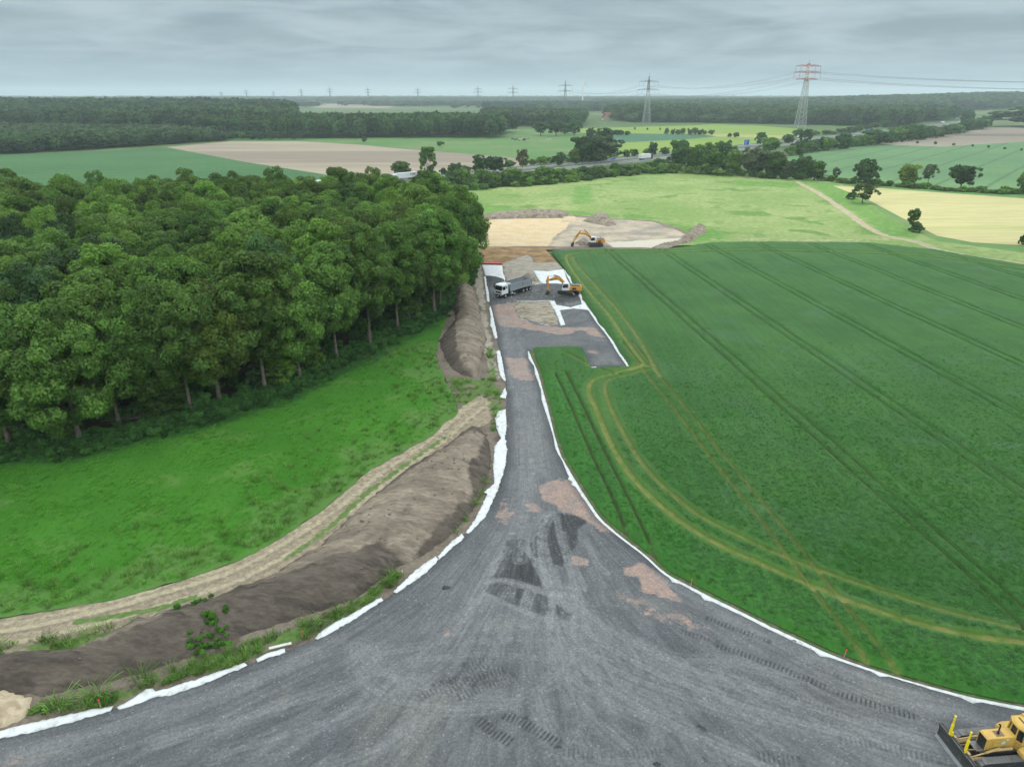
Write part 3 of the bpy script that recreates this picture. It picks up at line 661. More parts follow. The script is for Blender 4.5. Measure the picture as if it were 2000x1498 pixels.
def mound(name, label, px, hmax, slope, mat, dry=(), green=(), step=.45, rough=.06, world=None, crest=None):
    poly = world or GP(px)
    c = np.mean(poly, 0); o = None
    dp = [GP(q) for q in dry]; gp = [GP(q) for q in green]
    def zf(P, B):
        d = segdist(P, B, True)
        h = hmax * (1 - np.exp(-slope * d / hmax))
        h = h * (1 + .15 * vnoise(P, 2.5, 13) + .07 * vnoise(P, 1.1, 29)) + (rough * vnoise(P, .6, 14) + rough * vnoise(P, .27, 15)) * sstep(d, .1, 1.2)
        return np.where(d < .05, -.12, h)
    P, F, B = tri_region(poly, lambda y: step, rough=.12)
    MZ.append((zf, B)); Z = zf(P, B)
    at = dict(dry=np.clip(sum((polymask(P, q, 1.5) for q in dp), np.zeros(len(P))), 0, 1), green=np.clip(sum((polymask(P, q, .5) for q in gp), np.zeros(len(P))), 0, 1))
    me = np_mesh(name, np.column_stack([P[:, 0] - c[0], P[:, 1] - c[1], Z]), F, at, True)
    o = link(name, me, mat); o.location = (c[0], c[1], 0.0)
    return tag(o, label, 'earth mound')
MZ = []
K6 = lambda pts: crop(pts, 0, 850, 2.0)
K8 = lambda pts: crop(pts, 840, 580, 4.68)
K1 = lambda pts: crop(pts, 900, 400, 4.0)
mound('earth_berm', 'long curved brown earth berm between the farm track and the gravel yard', [(-260, 1290)] + [(0, 1277), (150, 1268), (260, 1213), (400, 1172), (525, 1126), (625, 1066), (700, 992), (800, 912), (870, 872), (915, 835), (940, 836), (955, 860), (962, 900), (950, 950), (925, 1000), (875, 1052), (830, 1085), (775, 1112), (700, 1168), (600, 1203), (450, 1252), (370, 1288), (200, 1338), (75, 1362), (0, 1352), (-260, 1400)], 2.5, .95, m_berm, rough=.11,
      dry=[K6([(1230, 480), (1400, 300), (1640, 150), (1780, 40), (1900, 10), (1860, 110), (1700, 240), (1500, 430), (1400, 500)]), K6([(1000, 570), (1150, 520), (1240, 480), (1380, 490), (1200, 560), (1050, 620)]), K6([(200, 860), (500, 760), (680, 700), (640, 770), (430, 850)]), K6([(1500, 480), (1600, 360), (1820, 120), (1850, 250), (1720, 380), (1600, 500)])],
      )
mound('earth_berm', 'smooth pale brown earth berm running along the edge of the wood', K8([(190, 0), (232, 200), (180, 270), (80, 400), (125, 560), (200, 660), (300, 722), (430, 742), (495, 520), (522, 380), (480, 240), (450, 100), (425, 0)]) + [(915, 540), (905, 522), (893, 540)], 2.9, 1.1, m_berm,
      dry=[K8([(250, 180), (430, 60), (520, 380), (490, 520), (430, 740), (300, 700), (240, 520), (230, 300)]), [(905, 525), (925, 560), (934, 600), (895, 610), (900, 560)]], step=.55)  # dry mask also paints tree shade here: wood-side slope left dark, other side pale
mound('earth_berm', 'low straight grey berm along the far edge of the sandy diggings', K1([(205, 112), (230, 72), (480, 55), (800, 52), (885, 90), (800, 104), (500, 110)]), 1.7, .9, m_pile, step=.9, rough=.1)
mound('earth_pile', 'rounded grey soil pile standing on the pale diggings', K1([(950, 130), (1010, 92), (1090, 72), (1150, 80), (1220, 160), (1150, 170), (1040, 150)]), 2.8, .8, m_pile, step=.8, rough=.12)
mound('earth_berm', 'dark curved berm of loose clods at the right end of the diggings', K1([(1465, 345), (1560, 315), (1700, 290), (1770, 262), (1780, 200), (1850, 160), (1915, 172), (1920, 215), (1860, 250), (1800, 290), (1700, 315), (1560, 355), (1500, 358)]), 1.7, .8, m_pile, step=.7, rough=.2)
mound('earth_pile', 'dark soil heap under the boom of the far excavator', K1([(885, 300), (930, 282), (1000, 275), (1010, 322), (930, 324)]), 2.6, .9, m_pile, step=.6, rough=.12)
mound('earth_pile', 'small tan soil heap behind the grey soil pile', K1([(775, 135), (800, 100), (900, 98), (950, 125), (880, 138)]), 1.0, .6, m_sand, step=.9)
mound('earth_pile', 'reddish brown soil heap behind the tipper truck', K1([(470, 570), (500, 545), (560, 550), (605, 590), (610, 606), (540, 600)]), 1.3, .7, m_pile, step=.5, rough=.15)
mound('sand_pile', 'pale sand pile cut by the left edge of the photo', [(-260, 1370), (-60, 1345), (20, 1350), (66, 1362), (62, 1388), (35, 1412), (-10, 1428), (-260, 1490)], 1.4, .7, m_sand, step=.3)

# ================================================================== WHITE FABRIC
m, b = newmat('white_geotextile')
tc = b.n('ShaderNodeTexCoord').outputs['Object']
c = b.mix(b.smooth(b.noise(tc, 1.3, 7, .75), .46, .72, 0, .75), (0.66, 0.68, 0.69), (0.36, 0.34, 0.30))
bn = b.n('ShaderNodeBump', Strength=.5, Distance=.15, Height=b.noise(tc, 2.2, 5, .6, 1.0))
finish(b, c, .75, .2, bn.outputs[0]); m_fab = m
def fabric(label, px, group, lift=.05, crumple=.08, step=.26, name='geotextile_sheet'):
    poly = GP(px, .15); P, F, B = tri_region(poly, lambda y: step, rough=.045)
    c = np.mean(poly, 0); d = segdist(P, B, True)
    Z = .16 + lift * sstep(d, -.05, .3) + crumple * (vnoise(P, .28, 16) * .6 + vnoise(P, .6, 17) * .5) * sstep(d, 0, .2)
    o = link(name, np_mesh(name, np.column_stack([P - c, Z]), F, None, True), m_fab); o.location = (c[0], c[1], 0)
    m_ = o.modifiers.new('thickness', 'SOLIDIFY'); m_.thickness = .02
    return tag(o, label, 'fabric', group)
def ribbon(label, px, group, w0=.35, w1=.6, side=1, lump=0):
    w0 *= .4; w1 *= .8
    L = smooth_line(GP(px, .15), .6)
    wob = np.interp(np.arange(len(L)), np.arange(0, len(L) + 7, 6), RNG.uniform(w0, w1, len(np.arange(0, len(L) + 7, 6))))
    if lump: wob = wob + np.where(RNG.random(len(L)) < lump, .35, 0)
    A = offset_line(L, -.08 * side); t = np.gradient(L, axis=0); t /= np.linalg.norm(t, axis=1)[:, None]
    Bq = L + np.stack([-t[:, 1], t[:, 0]], 1) * (wob * side)[:, None]
    poly = np.concatenate([A, Bq[::-1]])
    P, F, B = tri_region(poly, lambda y: .28, rough=.02)
    c = poly.mean(0); d = segdist(P, B, True)
    Z = .15 + .08 * sstep(d, -.02, .3) + .07 * vnoise(P, .3, 18) * sstep(d, 0, .15)
    o = link('geotextile_strip', np_mesh('geotextile_strip', np.column_stack([P - c, Z]), F, None, True), m_fab); o.location = (c[0], c[1], 0)
    m_ = o.modifiers.new('thickness', 'SOLIDIFY'); m_.thickness = .02
    return tag(o, label, 'fabric', group)
gL = 'white fabric pieces along the left gravel edge'
fabric('white fabric strip at the bottom left corner beside the sand pile', [(-120, 1452), (0, 1427), (60, 1411), (130, 1396), (190, 1383), (222, 1378), (216, 1388), (150, 1407), (70, 1429), (0, 1442), (-120, 1468)], gL)
fabric('rumpled white fabric strip beside the tall grass clumps at lower left', [(228, 1381), (262, 1362), (285, 1345), (298, 1344), (304, 1350), (340, 1340), (400, 1320), (478, 1294), (483, 1299), (410, 1331), (330, 1359), (300, 1362), (250, 1381), (232, 1385)], gL)
fabric('short white fabric scrap below the green slope plants', [(500, 1287), (520, 1276), (556, 1266), (557, 1274), (520, 1286), (503, 1293)], gL)
fabric('narrow white fabric strip below the dark face of the long berm', [(615, 1246), (640, 1224), (690, 1197), (745, 1166), (749, 1172), (700, 1204), (650, 1234), (620, 1249)], gL)
fabric('white fabric strip beside the dark clod on the gravel', [(768, 1156), (790, 1135), (810, 1114), (850, 1086), (857, 1092), (835, 1117), (800, 1141), (775, 1158)], gL)
fabric('white fabric strip below the dry end of the long berm', [(855, 1086), (880, 1060), (902, 1042), (907, 1049), (880, 1073), (858, 1093)], gL)
fabric('long tapering white fabric piece at the narrow neck of the gravel', [(909, 1040), (928, 1014), (943, 985), (951, 964), (944, 962), (965, 945), (963, 910), (966, 872), (985, 848), (991, 880), (986, 915), (971, 960), (948, 1010), (916, 1042)], gL)
fabric('wide white fabric sheet by the near end of the long berm', [(973, 803), (988, 799), (989, 836), (986, 858), (980, 860), (970, 838), (967, 816)], gL)
fabric('small triangular white fabric piece on the left road edge', [(976, 776), (986, 757), (990, 766), (988, 779)], gL)
fabric('long slim white fabric piece left of the pink road patch', [(969.5, 686), (976, 684), (980, 700), (988, 744), (984, 744), (976, 732), (972, 710)], gL)
fabric('ragged white fabric piece left of the upper pink gravel', [(958, 597), (962, 612), (966, 632), (971, 655), (972, 660), (967, 662), (964, 654), (960, 640), (957, 637), (958, 618), (955, 603)], gL)
fabric('white fabric strip left of the tipper truck', [(945, 540), (950, 541), (952, 560), (955, 575), (956, 590), (951, 589), (948, 564)], gL)
fabric('square white fabric sheet below the red edge strip', [(941, 517.5), (981, 518.5), (982, 532), (987, 545), (984, 553), (977, 545), (965, 540), (950, 541), (946, 536)], None, crumple=.04, step=.6)
fabric('large smooth white fabric panel behind the near excavator', [(1041, 529), (1070, 530), (1101, 526), (1107, 545), (1114, 556), (1085, 554), (1057, 554), (1049, 542)], None, crumple=.04, step=.6)
fabric('stepped white fabric strip around the gravel below the near excavator', [(1072, 587), (1083, 588), (1087, 596), (1113, 600), (1136, 595), (1134, 584), (1143, 591), (1151, 607), (1143, 605), (1120, 603), (1093, 606), (1104, 634), (1095, 636), (1086, 612)], None, crumple=.06)
gR = 'white fabric strips along the wheat'
ribbon('long white fabric ribbon between the curving gravel edge and the wheat', GR[5:], gR, .25, .55, -1, .06)
ribbon('white fabric ribbon beside the small wheat block on the road', GR[:6], gR, .3, .75, -1)
ribbon('white fabric ribbon along the right side of the gravel pad', [(1102, 528), (1115, 553), (1126, 570), (1137, 588), (1150, 607), (1167, 632), (1187, 657), (1206, 688), (1226, 717)], gR, .45, .95, 1)
ribbon('thin white fabric edge above the soil island', [(1004, 589), (1040, 589), (1073, 587)], 'white edges of the soil island', .25, .5, 1)
ribbon('thin white fabric edge below the soil island', [(1017, 623), (1045, 630), (1072, 636)], 'white edges of the soil island', .2, .4, 1)
ribbon('thin white fabric edge behind the tail of the tipper truck', [(1044, 556), (1058, 553)], None, .4, .6, 1)
ribbon('small white fabric corner at the end of the gravel pad', [(1154, 718), (1165, 717)], None, .2, .4, 1)
m_red = plain('red_strip', (0.62, 0.05, 0.06), .5, dirt=.1)
q0, q1 = G(937.5, 516), G(981.5, 517)
mb = MB(); mb.bar((q0[0], q0[1], .28), (q1[0], q1[1], .28), .8, .35)
tag(mb.build('red_strip', m_red, None, .06), 'red edge strip across the end of the square white fabric', 'strip')

# ================================================================== TREES
m_bark = ground_mat('bark', (0.13, 0.11, 0.085), (0.19, 0.165, 0.13), 1.2, (0.08, 0.085, 0.05), .7, var=.3, fine=6.0, bump=.6, bdist=.05)
m_leaf = leaf_mat('leaves')
def crown_mesh(name, h, r, cb, nl, lp, leaf, seed, up=.15, lump=(.24, .36), inner=.45, flat=.8, droop=0.0):
    g = np.random.default_rng(seed)
    zc, hh = (cb + h) / 2, (h - cb) / 2
    d = g.normal(size=(nl, 3)); d[:, 2] += up; d /= np.linalg.norm(d, axis=1)[:, None]
    rad = g.uniform(inner, .86, nl) ** .7
    lob = 1 + .22 * np.sin(3 * np.arctan2(d[:, 1], d[:, 0]) + seed) + .15 * np.sin(5 * np.arctan2(d[:, 1], d[:, 0]) + 2 * seed)
    cen = d * rad[:, None] * np.array([r, r, hh]) * np.stack([lob, lob, np.ones(nl)], 1)
    cen[:, 2] -= droop * (cen[:, 0] ** 2 + cen[:, 1] ** 2) / r
    lr = r * g.uniform(lump[0], lump[1], nl); lv = g.uniform(.15, .85, nl)
    od = d
    idx = np.repeat(np.arange(nl), lp)
    n = len(idx)
    dd = g.normal(size=(n, 3)); dd /= np.linalg.norm(dd, axis=1)[:, None]
    back = (dd * od[idx]).sum(1) < -.25
    dd[back] *= -1
    pos = cen[idx] + dd * (lr[idx] * g.uniform(.62, 1.12, n))[:, None] * np.array([1, 1, flat])
    pos[:, 2] += zc
    nrm = dd + g.normal(size=(n, 3)) * .55 + np.array([0, 0, .35]); nrm /= np.linalg.norm(nrm, axis=1)[:, None]
    t = np.cross(nrm, g.normal(size=(n, 3))); t /= np.linalg.norm(t, axis=1)[:, None]; bt = np.cross(nrm, t)
    s = leaf * g.uniform(.55, 1.3, n)[:, None]
    a = pos + t * s; c_ = pos - t * s; b_ = pos + bt * s * .62 - nrm * s * .2; e = pos - bt * s * .62 - nrm * s * .2
    V = np.stack([a, b_, c_, e], 1).reshape(-1, 3); V[:, 2] = np.maximum(V[:, 2], .05)
    F = np.arange(4 * n).reshape(-1, 4)
    L = np.repeat(np.clip(lv[idx] + g.uniform(-.3, .3, n), 0, 1), 4)
    return np_mesh(name, V, F, dict(lv=L)), cen + np.array([0, 0, zc])
def trunk_mesh(name, h, r, cb, cen, seed, base=.38, lean=0.0, limbs=7, fork=False):
    g = random.Random(seed); mb = MB()
    top = cb + (h - cb) * .62; n = 6; pts = []; rr = []
    for i in range(n + 1):
        t = i / n
        pts.append((math.sin(t * 2.2 + seed) * .25 * t + lean * t * t * h * .3, math.cos(t * 1.7 + seed) * .2 * t, -.2 + (top + .2) * t)); rr.append(base * (1.35 if i == 0 else 1 - .72 * t))
    mb.path(pts, rr, 8)
    for k in range(min(limbs, len(cen))):
        c = cen[g.randrange(len(cen))]; j = g.randrange(2 if fork else 3, n); p = Vector(pts[j]); q = Vector(c)
        if q.z < p.z: q.z = p.z + .6
        mid = p.lerp(q, .5) + Vector((0, 0, -.4)); mb.path([p, mid, q], [rr[j] * .55, rr[j] * .38, .05], 5)
    me = bpy.data.meshes.new(name); me.from_pydata(mb.v, [], mb.f); me.polygons.foreach_set('use_smooth', [True] * len(me.polygons)); me.update()
    me.materials.append(m_bark); return me
PROTO = {}
def proto(key, h, r, cb, nl, lp, leaf, seed, base=.38, limbs=7, **kw):
    lean = kw.pop('lean', 0.0)
    me, cen = crown_mesh('crown', h, r, cb, nl, lp, leaf, seed, **kw); me.materials.append(m_leaf)
    PROTO[key] = (me, trunk_mesh('trunk', h, r, cb, cen, seed, base, lean, limbs), h, r)
for i, (h, r, cb, nl) in enumerate([(22, 5.6, 6.5, 84), (23, 5.0, 7.5, 78), (21, 6.0, 5.0, 92), (22, 5.2, 4.0, 86), (24, 5.4, 7.0, 84), (20, 5.8, 5.5, 80)]):
    proto('oak%d' % i, h, r * 1.38, cb - 1.6, nl + 75, 270, .27, 11 + i, .36, 8, lump=(.13, .25), inner=.3, droop=.14)
proto('edge0', 21, 7.6, 1.6, 170, 260, .27, 31, .40, 9, lump=(.13, .24), inner=.3, droop=.1)
for i in range(3): proto('mid%d' % i, 12, 4.2, .5, 84, 64, .44, 41 + i, .25, 5, lump=(.18, .34), inner=.12)
proto('oval', 13, 4.6, .6, 96, 66, .44, 51, .3, 4, lump=(.17, .3), inner=.2)
proto('round', 11, 5.0, 2.0, 84, 66, .44, 52, .3, 7, lump=(.17, .3), up=.25, inner=.2)
proto('airy', 11, 4.0, 1.8, 50, 46, .42, 53, .2, 9, lump=(.18, .3), inner=.4)
proto('slim', 11, 2.4, .4, 44, 56, .40, 54, .16, 5, lump=(.28, .5), inner=.3)
for i in range(3): proto('bush%d' % i, 4, 2.6, -.6, 44, 50, .34, 61 + i, .1, 3, lump=(.2, .36), up=.3, inner=.2)
for i in range(3): proto('far%d' % i, 20, 6.2, 3, 26, 34, 1.15, 71 + i, .4, 3, lump=(.24, .4), up=.45, inner=.4)
TINTS = dict(dark=(0.056, 0.120, 0.036), mid=(0.093, 0.185, 0.034), fresh=(0.122, 0.225, 0.036), bright=(0.125, 0.20, 0.030), grey=(0.088, 0.125, 0.066), olive=(0.105, 0.185, 0.036), brown=(0.095, 0.095, 0.045))
def tree(name, key, x, y, h, tint, label, group=None, w=None, z=0.0, cat='tree', rz=None, parts=('trunk', 'crown')):
    cm, tm, ph, pr = PROTO[key]
    r = empty(name, (x, y, z), RNG.uniform(0, 6.28) if rz is None else rz, label, cat, group)
    s = h / ph; sw = s if w is None else w / (2 * pr)
    r.scale = (sw, sw, s)
    if 'trunk' in parts: link('trunk', tm, None, r)
    c_ = link('crown' if cat == 'tree' else 'foliage', cm, None, r)
    k = RNG.uniform(.85, 1.18); t = TINTS[tint] if isinstance(tint, str) else tint
    c_.color = (t[0] * k * RNG.uniform(.92, 1.08), t[1] * k, t[2] * k, 1)
    return r
# ---- the oak wood on the left
placed = []
def far_enough(x, y, d): return all((x - a) ** 2 + (y - c_) ** 2 > d * d for a, c_ in placed)
front = [(158, 866, 'edge0', 21.5), (233, 829, 'oak3', 21), (375, 812, 'oak0', 21.5), (430, 786, 'oak5', 19), (519, 767, 'oak1', 23), (534, 752, 'oak4', 23), (586, 742, 'oak2', 21), (658, 706, 'oak0', 22.5), (723, 677, 'oak1', 23), (777, 646, 'oak4', 23), (800, 631, 'oak3', 22), (820, 620, 'oak1', 22), (848, 615, 'oak0', 23.5), (860, 600, 'oak2', 22), (885, 560, 'oak3', 22.5), (896, 530, 'oak2', 23), (20, 872, 'oak3', 21), (-120, 872, 'oak2', 21), (80, 862, 'oak0', 20.5), (300, 818, 'oak2', 20)]
for px, py, k, h in front:
    x, y = G(px, py); placed.append((x, y))
    tree('oak_tree', k, x, y, h, 'bright' if px == 430 else ['mid', 'mid', 'fresh', 'mid'][len(placed) % 4], 'tall oak with its trunk showing on the meadow edge of the dense wood', 'edge trees of the oak wood', z=.1, w=2 * PROTO[k][3] * RNG.uniform(.82, 1.05))
fp = np.array(forest_poly)
n_f = 0
for _ in range(6000):
    p = RNG.uniform(fp.min(0), fp.max(0))
    if n_f >= 200 or not inpoly(p[None], forest_poly)[0]: continue
    if segdist(p[None], GP(FOREST_FRONT))[0] < 3.5 or not far_enough(p[0], p[1], 7.6): continue
    if abs(p[0]) > p[1] * .80 + 16: continue
    placed.append(tuple(p)); n_f += 1
    k = 'oak%d' % RNG.integers(0, 6)
    tree('oak_tree', k, p[0], p[1], RNG.uniform(18.0, 24.2), (['mid', 'fresh', 'mid', 'olive', 'dark', 'fresh', 'mid'] if p[1] < 150 else ['mid', 'fresh', 'fresh', 'olive', 'fresh', 'olive', 'mid'])[RNG.integers(0, 7)], 'broadleaf tree inside the dense wood left of the road, only its crown showing', 'inner trees of the oak wood', z=.1, w=2 * PROTO[k][3] * RNG.uniform(.75, 1.15))  # back of the wood gets lighter tints: sunlight on it put into leaf colour
# saplings and bushes along the edge of the wood
fl_ = smooth_line(GP(FOREST_FRONT), 1.0)
for i in range(30):
    p = fl_[RNG.integers(0, len(fl_))] + RNG.normal(0, 1.0, 2) + np.array([-.8, 1.6])
    if abs(p[0]) > p[1] * .8 + 6: continue
    key = ['bush0', 'bush1', 'bush2', 'mid0', 'mid1', 'mid2', 'slim'][RNG.integers(0, 7)]
    hh = RNG.uniform(1.8, 3.4) if key[0] == 'b' else RNG.uniform(3.5, 7.5)
    tree('sapling', key, p[0], p[1], hh, ['mid', 'dark', 'fresh'][RNG.integers(0, 3)], 'sapling or bush under the edge oaks of the dense wood', 'saplings at the wood edge', z=.1, cat='sapling', w=hh * RNG.uniform(.75, 1.2))
# ---- single trees and hedges, traced: (px, base row, top row, width px, kind, tint, label)
def px_tree(px, by, ty, wpx, key, tint, label, group=None, name='tree', cat='tree', z=-.1):
    x, y = G(px, by, z); h = max(1.0, HT(y, ty) - z)
    return tree(name, key, x, y, h, tint, label, group, w=wpx / PXM(y), z=z, cat=cat)
singles = [
    (1688, 363, 306, 43, 'oval', 'dark', 'large dark oval tree behind the pale mown field', 'field_tree'),
    (1772, 364, 317, 39, 'mid0', 'bright', 'bright green round tree right of the dark oval tree', 'field_tree'),
    (1812, 358, 319, 28, 'airy', 'grey', 'slender grey green tree between the bright tree and the spreading tree', 'field_tree'),
    (1876, 369, 321, 52, 'round', 'dark', 'spreading dark tree with bare trunk at right behind the mown field', 'field_tree'),
    (1999, 378, 332, 30, 'oval', 'mid', 'dark tree cut by the right edge behind the mown field', 'field_tree'),
    (1684, 397, 356, 46, 'airy', 'olive', 'ragged leaning tree in the grass strip left of the mown field', 'field_tree'),
    (1781, 449, 404, 20, 'slim', 'mid', 'thin young tree standing alone at the corner of the mown field', 'young_tree'),
    (836, 352, 282, 38, 'airy', 'mid', 'tall lone tree in front of the tilled field above the white lorry', 'roadside_tree'),
    (786, 347, 314, 36, 'mid1', 'mid', 'round tree left of the tall lone tree by the motorway', 'roadside_tree'),
    (892, 350, 317, 32, 'mid2', 'dark', 'pointed dark tree right of the tall lone tree', 'roadside_tree'),
    (935, 340, 299, 26, 'mid0', 'dark', 'upright dark tree at the edge of the tilled field', 'roadside_tree'),
    (967, 340, 304, 42, 'round', 'dark', 'broad dark tree next to the upright dark tree', 'roadside_tree'),
    (1020, 334, 289, 23, 'airy', 'brown', 'thin brownish tree before the pasture by the motorway', 'roadside_tree'),
    (1095, 325, 296, 22, 'mid1', 'dark', 'small dark tree left of the tree clump by the motorway', 'roadside_tree'),
    (1137, 320, 262, 46, 'mid0', 'dark', 'tall dark tree at the left of the clump beyond the motorway', 'roadside_tree'),
    (1178, 317, 262, 62, 'mid2', 'grey', 'big grey green willow in the clump beyond the motorway', 'willow_tree'),
    (1122, 322, 288, 22, 'mid1', 'bright', 'yellow green small tree at the foot of the dark clump', 'roadside_tree'),
    (1160, 318, 296, 40, 'mid1', 'fresh', 'light green tree at the foot of the grey willow', 'roadside_tree'),
    (1154, 275, 249, 18, 'mid2', 'dark', 'small dark tree behind the clump beyond the motorway', 'roadside_tree'),
    (1180, 285, 247, 34, 'mid0', 'dark', 'dark tree rising behind the grey willow', 'roadside_tree'),
    (1275, 304, 277, 18, 'mid1', 'dark', 'narrow dark tree beyond the grey motorway lorry', 'roadside_tree'),
    (1298, 303, 287, 20, 'mid2', 'mid', 'low pointed tree right of the narrow dark tree', 'roadside_tree'),
    (1326, 332, 268, 44, 'mid0', 'dark', 'tall tree at the left end of the big roadside clump', 'roadside_tree'),
    (1352, 337, 282, 40, 'mid1', 'mid', 'rounded tree second from left in the big roadside clump', 'roadside_tree'),
    (1383, 339, 274, 52, 'oval', 'mid', 'broad full tree in the middle of the big roadside clump', 'roadside_tree'),
    (1412, 338, 272, 38, 'mid2', 'dark', 'dark tree in the big roadside clump left of the blue sign', 'roadside_tree'),
    (1430, 343, 292, 34, 'mid1', 'bright', 'bright yellow green tree in front of the big roadside clump', 'roadside_tree'),
    (1468, 344, 284, 56, 'oval', 'grey', 'wide dull green tree below the blue road sign', 'roadside_tree'),
    (1510, 347, 292, 46, 'mid0', 'mid', 'tree at the right end of the big roadside clump', 'roadside_tree'),
    (1565, 351, 302, 36, 'mid2', 'dark', 'dark tree right of the big roadside clump', 'roadside_tree'),
    (1590, 352, 312, 40, 'mid1', 'mid', 'dull green tree beside the start of the field path', 'roadside_tree'),
    (1538, 350, 312, 24, 'mid0', 'grey', 'slim grey tree between the clump and the dark tree', 'roadside_tree'),
    (1632, 352, 325, 13, 'slim', 'grey', 'thin grey conifer-like tree beside the crop field', 'roadside_tree'),
    (1056, 265, 236, 30, 'round', 'dark', 'leftmost dark tree of the trio in the cow pasture', 'pasture_tree'),
    (1086, 266, 234, 38, 'round', 'dark', 'broad dark tree of the pasture trio right of the leftmost', 'pasture_tree'),
    (1122, 264, 233, 28, 'oval', 'dark', 'dark tree at the right end of the pasture trio', 'pasture_tree'),
    (1102, 262, 240, 24, 'mid1', 'dark', 'smaller dark tree behind the pasture trio', 'pasture_tree'),
    (712, 278, 265, 11, 'mid0', 'olive', 'little round tree at the left of the cow pasture', 'pasture_tree'),
    (860, 287, 276, 16, 'round', 'dark', 'small low tree at the edge of the tilled field', 'pasture_tree'),
    (1484, 288, 257, 22, 'airy', 'dark', 'bushy topped tree right of the blue road sign', 'roadside_tree'),
    (1503, 297, 266, 40, 'mid0', 'mid', 'leafy tree behind the wide dull tree right of the sign', 'roadside_tree'),
    (1570, 288, 250, 26, 'airy', 'dark', 'ragged tree in front of the red and white pylon', 'roadside_tree'),
    (1540, 281, 262, 22, 'mid1', 'dark', 'dark tree left of the ragged tree below the pylon', 'roadside_tree'),
    (650, 355, 325, 22, 'slim', 'bright', 'pointed bright tree behind the oak wood by the motorway', 'roadside_tree'),
    (1770, 245, 205, 40, 'mid0', 'dark', 'dark tree beyond the motorway before the slope field', 'roadside_tree'),
    (1885, 245, 212, 24, 'mid1', 'dark', 'dark tree beside the far end of the motorway', 'roadside_tree'),
    (2030, 248, 205, 150, 'oval', 'dark', 'dark tree mass cut by the right edge near the motorway', 'roadside_tree'),
]
for px, by, ty, wp, k, t, lb, nm in singles: px_tree(px, by, ty, wp, k, t, lb, None, nm)
def hedge(line, n, top, wpx, label, group, keys=('bush0', 'bush1', 'bush2'), tints=('dark', 'mid', 'mid', 'fresh', 'olive'), jy=2.0, name='shrub', cat='shrub'):
    L = smooth_line(line, 2.0); s = np.linspace(0, len(L) - 1.001, n)
    for i in s:
        p = L[int(i)] + np.array([RNG.normal() * 2.5, RNG.uniform(-jy, jy)])
        h = RNG.uniform(*top)
        px_tree(p[0], p[1], p[1] - h, RNG.uniform(*wpx), keys[RNG.integers(0, len(keys))], tints[RNG.integers(0, len(tints))], label, group, name, cat)
HK = ('mid0', 'mid1', 'mid2', 'bush0', 'bush1', 'bush2')
hedge([(1075, 354), (1130, 349), (1200, 341.5), (1310, 331)], 22, (13, 27), (22, 36), 'lower shrub in the motorway hedge left of the big roadside clump', 'lower shrubs of the motorway hedge', HK, jy=2.0)
hedge([(640, 380), (720, 385), (840, 378), (900, 367), (1000, 361), (1085, 354)], 42, (20, 38), (26, 46), 'shrub in the dense hedge between the rough meadow and the motorway', 'shrubs of the motorway hedge', HK, jy=2.5)
hedge([(820, 384), (900, 372), (1000, 365), (1100, 357), (1200, 346), (1310, 336)], 40, (9, 18), (14, 26), 'low shrub at the foot of the hedge along the rough meadow', 'low shrubs of the motorway hedge')
hedge([(540, 366), (640, 355), (700, 353), (780, 349), (860, 343), (930, 334), (1010, 326), (1100, 318), (1200, 309), (1265, 304)], 34, (8, 17), (14, 26), 'low shrub on the far verge of the motorway', 'shrubs on the far motorway verge', jy=1.0)
hedge([(1545, 303), (1600, 295), (1680, 284), (1760, 276), (1830, 267), (1900, 254), (1922, 249)], 38, (17, 30), (22, 36), 'shrub in the hedge between the right crop field and the motorway', 'shrubs of the right motorway hedge', HK, ('dark', 'mid', 'dark', 'mid'), jy=2.0)
hedge([(1560, 268), (1640, 262), (1700, 253), (1780, 243)], 14, (8, 18), (16, 28), 'dark shrub beyond the motorway in front of the right wood', 'shrubs beyond the right motorway', HK, ('dark', 'mid'), jy=1.5)
hedge([(1600, 352), (1640, 357), (1700, 362), (1760, 366), (1850, 373), (1930, 377), (2010, 380)], 30, (6, 14), (14, 26), 'low shrub in the row behind the pale mown field', 'low shrubs behind the mown field', tints=('mid', 'fresh', 'mid', 'olive'), jy=1.0)
hedge([(1300, 338), (1400, 342), (1500, 348), (1570, 352)], 14, (10, 20), (20, 32), 'shrub at the foot of the big roadside clump', 'shrubs of the roadside clump', jy=1.0)
hedge([(1303, 262), (1390, 263)], 9, (7, 13), (9, 14), 'small shrub in the hedge between the far bright fields', 'shrubs between the far fields', tints=('dark', 'grey'), jy=.6)
hedge([(1195, 264), (1227, 264)], 4, (8, 11), (10, 14), 'dark shrub of the short far hedge right of the willow', 'shrubs of the short far hedge', tints=('dark',), jy=.5)
hedge([(1240, 254.5), (1375, 258)], 6, (5, 7), (2.5, 3.5), 'tiny tree in the straight row below the grey pylon', 'tiny tree row', ('slim',), ('dark',), jy=.3, name='young_tree', cat='tree')
hedge([(1764, 278.5), (1790, 280.5), (1810, 282), (1900, 287), (1950, 291), (1995, 295)], 8, (4, 6), (4, 6), 'tiny dark shrub in the line across the right crop field', 'tiny field shrubs', tints=('dark',), jy=.3)
hedge([(455, 274), (500, 273.5), (590, 273)], 8, (16, 22), (14, 20), 'small tree with bare trunk in the row before the far wood', 'row of trees before the far wood', ('round', 'mid0'), ('mid', 'dark'), jy=.4, name='orchard_tree', cat='tree')
